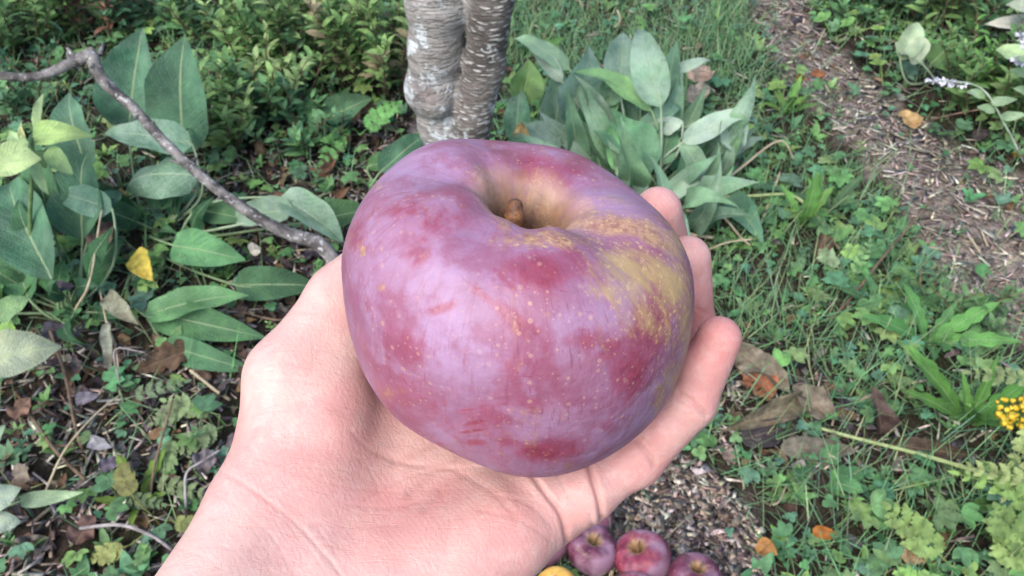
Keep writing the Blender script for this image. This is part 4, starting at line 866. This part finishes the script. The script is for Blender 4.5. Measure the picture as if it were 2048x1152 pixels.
rc = b.mix(b.ramp(fine, .35, .65), (0.211, 0.092, 0.042), (0.387, 0.235, 0.126)); c = b.mix(b.math('MULTIPLY', soft(b.attr('rus'), .2, 1.0, 1.6), .8), c, rc)
spk = b.ramp(b.noise(ob, 620, 3, .6), .58, .66); c = b.mix(b.math('MULTIPLY', spk, b.math('MULTIPLY', b.ramp(b.math('ADD', b.attr('yel'), b.math('MULTIPLY', b.attr('rus'), .8)), .03, .5), .7)), c, (0.458, 0.319, 0.151))
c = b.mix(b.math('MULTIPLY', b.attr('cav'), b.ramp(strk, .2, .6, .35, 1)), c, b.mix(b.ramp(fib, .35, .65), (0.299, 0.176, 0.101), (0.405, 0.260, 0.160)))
c = b.mix(b.attr('cav_shade'), c, b.mix(b.ramp(fine, .4, .6), (0.035, 0.017, 0.010), (0.132, 0.055, 0.025)))
def dots(scale, size, gate):
    vd = b.node('ShaderNodeTexVoronoi', feature='F1'); b.put(vd.inputs[0], ob); vd.inputs['Scale'].default_value = scale
    q = b.node('ShaderNodeSeparateColor'); b.put(q.inputs[0], vd.outputs[1])
    return b.math('MULTIPLY', b.ramp(b.math('SUBTRACT', b.math('MULTIPLY', q.outputs[0], size), vd.outputs[0]), -.03, .07), b.ramp(q.outputs[1], gate, gate+.05))
dot = b.math('MAXIMUM', dots(400, .30, .0), dots(640, .26, .1))
dot = b.math('MULTIPLY', dot, b.math('SUBTRACT', 1, b.attr('cav')))
c = b.mix(b.math('MULTIPLY', dot, b.ramp(big, .35, .6, .12, .42)), c, (.46, .29, .21))
b.b.inputs['Subsurface Weight'].default_value = .08; b.b.inputs['Subsurface Scale'].default_value = .004
b.fin(c, b.ramp(b.attr('rub'), .2, .9, .50, .34), b.bump(b.math('ADD', b.math('ADD', b.math('MULTIPLY', fine, .25), b.math('MULTIPLY', big, 2.6)), b.math('ADD', b.math('MULTIPLY', fib, .8), b.math('MULTIPLY', dot, .0))), .55, .0014), 0, .38)
MA = b.m
held = mesh('apple', VW-AC, Q, MA, attrs=dict(rub=np.maximum(rub, .45*back), yel=yel, rus=rus, bloom_hilite=bloom_hilite, cav=cav, cav_shade=cav_shade)); held.location = AC
tag(held, 'huge purple red apple with pale bloom and speckles resting in the open hand', 'apple')
ax_ = AROT@np.array((0, 0, 1.0)); xr_ = AROT@np.array((1.0, 0, 0))
base = ax_*AR*.31; st = [Vector(base-ax_*.002), Vector(base+ax_*.008+xr_*-.001), Vector(base+ax_*.0145+np.array((-.003, .0, 0))), Vector(base+ax_*.021+np.array((-.0038, .001, 0)))]
V2, F2 = tube(st, [.0040, .0031, .0026, .0033, .0016], 10, .2, n=5)
o = mesh('stem', V2, F2, plain_material('apple_stem', (.08, .035, .02), (.27, .12, .045), 300, .6, .001, .4), held)
V2, F2 = tube([Vector(base+ax_*(-.001)+np.array((.006, .003, 0))), Vector(base+ax_*.007+np.array((.0075, .004, 0))), Vector(base+ax_*.009+np.array((.0085, .006, 0)))], [.0028, .0026, .0018, .001], 8, .15, n=4)
mesh('dried_bud', V2, F2, plain_material('dried_bud', (.10, .06, .045), (.28, .19, .14), 300), held)

# ------------------------------------------------------------------ hand and forearm (cm, relative to the apple centre; x right, y away, z up)
h = .11
palm = Field((-17, -30, -11), (9, 9, 3.5), h); fing = Field(palm.lo, (9, 9, 3.5), h)
W1, W2 = (-7.7, -4.3, -5.0), (-4.6, -7.0, -6.6)
E1, E2 = (-13.5, -28, -6.5), (-9.5, -29.5, -9.0)
F1, F2_ = (-9.6, -10.5, -5.2), (-6.4, -13.0, -7.2)
K = .9
PIN, RIN, MID, IND = (1.35, -2.95, -6.25), (1.3, -.9, -6.6), (.9, 1.1, -6.6), (-.2, 2.9, -6.3)
palm.cone(F1, E1, 2.15, 2.9, K); palm.cone(F2_, E2, 2.0, 2.7, K); palm.cone(W1, F1, 1.75, 2.15, K); palm.cone(W2, F2_, 1.7, 2.0, K); palm.cone(((W1[0]+W2[0])/2, (W1[1]+W2[1])/2, -5.9), (-8, -11.7, -6.3), 1.85, 2.3, K)
palm.cone(W2, PIN, 1.75, 1.25, K); palm.cone((-5.2, -6.2, -6.2), RIN, 1.6, 1.3, K); palm.cone((-6.2, -5.2, -5.7), MID, 1.5, 1.3, K); palm.cone(W1, IND, 1.5, 1.3, K)
palm.cone((-3.6, -5.6, -6.2), (-.3, -4.2, -6.1), 1.65, 1.45, K)          # hypothenar
palm.cone((-7.3, -3.4, -4.9), (-7.2, -.4, -3.0), 1.75, 1.35, K)           # thumb metacarpal
palm.cone((-6.4, -2.9, -4.9), (-5.9, -.9, -3.9), 1.9, 1.5, K)            # thenar
palm.cone((-6.0, -1.2, -4.6), (-2.5, 2.0, -6.0), 1.2, 1.1, K); palm.cone((-6.0, -1.6, -3.6), (-5.6, 1.2, -2.6), 1.25, 1.0, .6)            # web
palm.ball((1.0, -2.9, -5.7), 1.05, .4); palm.ball((2.3, -3.0, -5.6), .95, .3)
def chain(F_, P, r_, k=.35):
    for a, b_, x1, x2 in zip(P[:-1], P[1:], r_[:-1], r_[1:]): F_.cone(a, b_, x1, x2, k)
def finger(P, r_):
    ff = Field(palm.lo, (9, 9, 3.5), h); P = [np.array(p, float) for p in P]
    chain(ff, P, r_, .25)
    for i in (0, 1, 2):                          # fleshy pads between the joints, on the apple side
        m_ = P[i]*.45+P[i+1]*.55; inn = np.array((0, 0, m_[2]+1.0))-m_; inn /= np.linalg.norm(inn); ff.ball(m_+inn*.20, (r_[i]+r_[i+1])/2*.92, .3)
    return ff
fingers = {}
FP = dict(
 pinky=([PIN, (4.05, -2.2, -4.75), (5.7, -1.35, -2.85), (6.45, -.35, -.95)], [1.0, .90, .80, .70]),
 ring=([RIN, (4.8, .7, -4.9), (6.05, 1.8, -2.6), (5.75, 2.4, -.15)], [1.05, .95, .86, .76]),
 middle=([MID, (4.6, 3.4, -5.0), (5.6, 4.2, -2.2), (4.9, 4.05, .5)], [1.1, 1.0, .9, .80]),
 index=([IND, (2.2, 5.6, -4.9), (2.9, 6.3, -2.4), (2.4, 5.7, -.4)], [1.1, 1.0, .9, .8]))
for nm, (P, r_) in FP.items():
    ff = finger(P, r_); fing.merge(ff, .06)
th = Field(palm.lo, (9, 9, 3.5), h)
TH = [(-7.2, -.2, -2.9), (-5.75, 2.4, -2.0), (-4.1, 4.75, -1.3)]; chain(th, TH, [1.3, 1.1, .85], .5)
fing.merge(th, .3); palm.merge(fing, .75)
# the flesh gives way where the apple rests on it
Vc = (np.stack(np.meshgrid(*palm.ax, indexing='ij'), -1).reshape(-1, 3)).astype(np.float32); loc = Vc@AROT.astype(np.float32); rr_ = np.hypot(loc[:, 0], loc[:, 1]); R0 = AR*100
prz = AP[:, 1]*R0; prr = AP[:, 0]*R0; lower = slice(np.argmin(prz), np.argmax(prz)); zz, rad = prz[lower], prr[lower]; o_ = np.argsort(zz)
ra = np.interp(loc[:, 2], zz[o_], rad[o_], left=-3, right=-3); ap = (rr_-ra)*.85
ap = np.maximum(ap, -(loc[:, 2]-zz.min())-0.0*ap).reshape(palm.n) if False else ap.reshape(palm.n)
kk = .22; cut = -(ap+.03); hh = np.maximum(kk-np.abs(palm.f-cut), 0)/kk; palm.f = np.maximum(palm.f, cut)+hh*hh*kk*.25
del Vc, loc
V, Q = palm.extract(); V = relax(V, Q, 3, .55)
# keep the largest island only (cheap check: drop verts far away is unnecessary)
def subdiv(V, Q):
    E = np.sort(np.concatenate([Q[:, [0, 1]], Q[:, [1, 2]], Q[:, [2, 3]], Q[:, [3, 0]]]), 1); key = E[:, 0].astype(np.int64)*len(V)+E[:, 1]; u, inv = np.unique(key, return_inverse=True)
    em = (V[u//len(V)]+V[u % len(V)])/2; fcn = V[Q].mean(1); nV, nE = len(V), len(u); n = len(Q); e = [inv[i*n:(i+1)*n]+nV for i in range(4)]; fc_ = np.arange(n)+nV+nE
    return np.concatenate([V, em, fcn]), np.concatenate([np.stack([Q[:, i], e[i], fc_, e[i-1]], 1) for i in range(4)])
V, Q = subdiv(V, Q); V = relax(V, Q, 4, .6); N = vnormals(V, Q)
if (N*(V-V.mean(0))).sum() < 0: Q = Q[:, ::-1]; N = -N
VW = V*.01+AC; px_, py_, dep = proj(VW); toc = np.array((0, 0, CAMZ))-VW; toc /= np.linalg.norm(toc, axis=1)[:, None]; fc = np.clip((N*toc).sum(1)*4+.3, 0, 1)
def crease(pts, w_):
    P = smoothpath([Vector((x, y, 0)) for x, y in pts], 6); d = np.full(len(V), 1e9)
    for a, b_ in zip(P[:-1], P[1:]):
        ab = np.array((b_.x-a.x, b_.y-a.y)); L = ab@ab+1e-9; t = np.clip(((px_-a.x)*ab[0]+(py_-a.y)*ab[1])/L, 0, 1); d = np.minimum(d, np.hypot(px_-a.x-t*ab[0], py_-a.y-t*ab[1]))
    return np.exp(-(d/w_)**2)*fc
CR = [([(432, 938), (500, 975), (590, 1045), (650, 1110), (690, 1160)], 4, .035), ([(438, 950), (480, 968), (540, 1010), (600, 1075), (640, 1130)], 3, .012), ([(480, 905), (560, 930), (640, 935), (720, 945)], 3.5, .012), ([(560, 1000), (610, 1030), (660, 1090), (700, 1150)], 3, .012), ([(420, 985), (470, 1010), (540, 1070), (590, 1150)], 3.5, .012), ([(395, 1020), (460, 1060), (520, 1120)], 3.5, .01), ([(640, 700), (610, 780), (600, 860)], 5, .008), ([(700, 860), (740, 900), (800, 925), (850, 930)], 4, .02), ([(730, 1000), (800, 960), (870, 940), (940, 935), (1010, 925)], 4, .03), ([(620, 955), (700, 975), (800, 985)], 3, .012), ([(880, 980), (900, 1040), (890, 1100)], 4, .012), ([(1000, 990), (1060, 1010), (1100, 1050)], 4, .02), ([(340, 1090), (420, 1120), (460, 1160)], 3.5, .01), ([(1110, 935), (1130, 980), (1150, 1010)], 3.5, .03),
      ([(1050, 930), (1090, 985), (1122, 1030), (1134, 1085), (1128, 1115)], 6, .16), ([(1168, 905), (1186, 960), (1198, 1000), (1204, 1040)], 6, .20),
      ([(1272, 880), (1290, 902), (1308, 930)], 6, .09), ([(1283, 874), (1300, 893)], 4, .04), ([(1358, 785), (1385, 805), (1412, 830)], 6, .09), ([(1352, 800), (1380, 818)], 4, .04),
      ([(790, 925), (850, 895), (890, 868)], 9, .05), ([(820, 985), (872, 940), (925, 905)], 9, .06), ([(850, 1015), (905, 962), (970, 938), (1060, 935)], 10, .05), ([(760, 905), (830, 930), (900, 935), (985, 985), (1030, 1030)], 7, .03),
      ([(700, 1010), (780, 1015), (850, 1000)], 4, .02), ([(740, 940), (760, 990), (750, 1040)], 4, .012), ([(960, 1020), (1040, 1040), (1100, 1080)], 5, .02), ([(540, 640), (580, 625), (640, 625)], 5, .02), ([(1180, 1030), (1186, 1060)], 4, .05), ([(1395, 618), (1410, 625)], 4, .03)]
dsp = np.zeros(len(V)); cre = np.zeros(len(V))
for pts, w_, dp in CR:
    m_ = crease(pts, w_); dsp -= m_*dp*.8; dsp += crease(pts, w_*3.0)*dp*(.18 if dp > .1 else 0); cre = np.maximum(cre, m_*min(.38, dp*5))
V = V+N*dsp[:, None]
def hb(x, y, rx, ry): return np.exp(-(((px_-x)/rx)**2+((py_-y)/ry)**2))
red = .95*hb(1430, 690, 80, 110)+.5*hb(1150, 1030, 110, 120)+.6*hb(1310, 430, 60, 60)+.55*hb(1390, 570, 50, 110)+.6*hb(1330, 900, 110, 80)+.35*hb(950, 1070, 200, 90)+.35*hb(750, 900, 160, 120)+.3*hb(560, 900, 100, 160)+.25*hb(760, 1080, 80, 80)
pale = .45*hb(570, 700, 90, 90)+.5*hb(640, 590, 80, 50)+.35*hb(430, 1080, 150, 100)+.3*hb(850, 1110, 120, 50)
b = NB('skin'); ob = b.co('Object'); n1 = b.noise(ob, 38, 5, .6, .3); n2 = b.noise(ob, 130, 4, .6); n3 = b.noise(ob, 900, 3, .6)
c = b.mix(b.ramp(n1, .32, .68), (.54, .36, .325), (.50, .28, .265)); c = b.mix(b.math('MULTIPLY', b.ramp(n2, .45, .7), .3), c, (.56, .40, .34))
c = b.mix(b.math('MULTIPLY', b.attr('red'), b.ramp(n1, .2, .6, .55, 1)), c, (.49, .19, .175)); c = b.mix(b.math('MULTIPLY', b.attr('pale'), .75), c, (.54, .38, .33))
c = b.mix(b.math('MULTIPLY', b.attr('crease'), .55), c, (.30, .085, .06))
n4 = b.noise(ob, 210, 4, .7, .5); c = b.mix(b.math('MULTIPLY', b.ramp(n4, .50, .64), .22), c, (.62, .46, .42)); n5 = b.noise(ob, 22, 4, .6); c = b.mix(b.math('MULTIPLY', b.ramp(n5, .5, .68), .5), c, (.49, .23, .215))
vn = b.vor(b.mapping(ob, (1, 1, 1)), 520, 'DISTANCE_TO_EDGE'); fl = b.node('ShaderNodeTexWave'); b.put(fl.inputs[0], b.mapping(ob, (1, 1, 1), (0, 0, R(-38)))); fl.inputs['Scale'].default_value = 190; fl.inputs['Distortion'].default_value = 9; fl.inputs['Detail'].default_value = 4; fl.inputs['Detail Scale'].default_value = .35
hgt_ = b.math('ADD', b.math('ADD', b.math('MULTIPLY', n2, 1.6), b.math('MULTIPLY', b.ramp(vn, 0, .2), .12)), b.math('MULTIPLY', fl.outputs[1], .10)); hgt_ = b.math('ADD', hgt_, b.math('MULTIPLY', n3, .5)); ln1 = b.noise(b.mapping(ob, (60, 420, 200), (.2, .1, R(-40))), 1, 4, .65, .4); ln2 = b.noise(b.mapping(ob, (420, 70, 200), (.1, .3, R(-20))), 1, 4, .65, .4); hgt_ = b.math('ADD', hgt_, b.math('MULTIPLY', b.math('ADD', b.ramp(ln1, .40, .47), b.ramp(ln2, .38, .44)), .28)); c = b.mix(b.math('MULTIPLY', b.ramp(ln1, .36, .44, 1, 0), .12), c, (.40, .20, .165))
b.b.inputs['Subsurface Weight'].default_value = .35; b.b.inputs['Subsurface Radius'].default_value = (1, .35, .2); b.b.inputs['Subsurface Scale'].default_value = .005
b.fin(c, .5, b.bump(hgt_, .42, .0005), 0, .4); MS = b.m
hand = mesh('person', V*.01, Q, MS, attrs=dict(red=np.clip(red, 0, 1), pale=pale, crease=cre)); hand.location = AC
tag(hand, 'bare left hand and forearm with cupped fingers holding up the huge apple', 'person')
# fingernails on the far side of the fingertips
nm_ = plain_material('nail', (.72, .5, .45), (.78, .58, .52), 60, .3, .0002, .5)
for (P, r_) in list(FP.values())+[([None]+TH, [0, 1.3, 1.1, .85])]:
    a, t = np.array(P[-2], float), np.array(P[-1], float); d = (t-a)/np.linalg.norm(t-a); out = t.copy(); out[2] = 0; out = out/np.linalg.norm(out)+np.array((-.35, 1.0, -.35)); out -= d*(out@d); out /= np.linalg.norm(out); s_ = np.cross(d, out); rr = r_[-1]; Vn = []
    for i in range(9):
        for j in range(9):
            u, v = (i/8*2-1), (j/8*2-1); uu = u*math.sqrt(1-v*v/2); vv = v*math.sqrt(1-u*u/2); aa = uu*.7; cc = t+d*(vv*.45-.2)*rr/.75
            Vn.append(cc+(s_*math.sin(aa)+out*math.cos(aa))*(rr*1.03-.10*max(0, vv)**2-.02*(u*u+v*v > 1.5)))
    Fn = [(i*9+j, i*9+j+1, (i+1)*9+j+1, (i+1)*9+j) for i in range(8) for j in range(8)]; mesh('fingernail', np.array(Vn)*.01, Fn, nm_, hand)

# ------------------------------------------------------------------ picked apples on the chips
def pile_apple(px, py, rpx, z, tilt, seed, label, col='red'):
    p = G(px, py, z); R0 = pxm(rpx, p); r = random.Random(seed)
    V, Q = apple_mesh(120, 80, R0, ph=seed); A = rotm(*tilt); V = V@A.T
    b = NB('picked_apple_skin'); ob = b.co('Object'); n = b.noise(ob, 45, 5, .6, .4); n_2 = b.noise(ob, 18, 3)
    kv = .7+.6*r.random(); b_2 = b.noise(ob, 90, 4, .7)
    if col == 'red': c = b.mix(b.ramp(n, .32, .68), (.09*kv, .014, .035), (.20*kv, .05, .08)); c = b.mix(b.math('MULTIPLY', b.ramp(b_2, .58, .64), .7), c, (.20, .12, .06)); c = b.mix(b.math('MULTIPLY', b.ramp(n_2, .42, .6), .4+.5*r.random()), c, (.25, .15, .21))
    else: c = b.mix(b.ramp(n, .32, .68), (.55, .28, .05), (.62, .40, .10))
    dv = b.vor(ob, 130); c = b.mix(b.ramp(dv, .07, .12, .7, 0), c, (.6, .42, .28)); ra_ = np.linalg.norm((V@A)[:, :2], axis=1)/R0; cv = np.clip((.42-ra_)/.2, 0, 1)*((V@A)[:, 2] > 0)
    c = b.mix(b.math('MULTIPLY', b.attr('cav'), .8), c, (.30, .19, .08)); b.fin(c, .48, b.bump(n, .3, .002), 0, .35)
    o = mesh('picked_apple', V, Q, b.m, attrs=dict(cav=cv)); o.location = p; tag(o, label, 'apple', 'apples picked and laid on the wood chips')
    ax = A@np.array((0, 0, 1.)); st = [Vector(ax*R0*.35), Vector(ax*R0*.7+np.array((.002, 0, 0))), Vector(ax*R0*.95+np.array((.006, .002, 0)))]; V2, F2 = tube(st, [.0018, .0013, .0018], 6, n=4); mesh('stem', V2, F2, M['brown_stem'], o)
pile_apple(1183, 1102, 50, .04, (R(-8), R(5), 0), 1, 'dark red picked apple nearest below the palm, its stem hollow facing up')
pile_apple(1285, 1118, 56, .04, (R(-22), R(-4), 1), 2, 'purplish picked apple in the middle of the row on the wood chips')
pile_apple(1388, 1160, 52, .04, (R(10), R(8), 2), 3, 'picked apple at the right end of the row, half cut by the picture edge')
pile_apple(1192, 1042, 36, .035, (R(12), R(22), 3), 4, 'small red picked apple farthest back beside the palm edge')
pile_apple(1112, 1184, 46, .04, (R(20), R(0), 4), 5, 'yellow orange picked apple among the red ones', 'yel')
pile_apple(1270, 1205, 56, .04, (R(5), R(0), 5), 6, 'pale topped picked apple just below the middle one')
pile_apple(1090, 1080, 50, .04, (R(5), R(0), 5), 7, 'picked apple hidden under the palm')
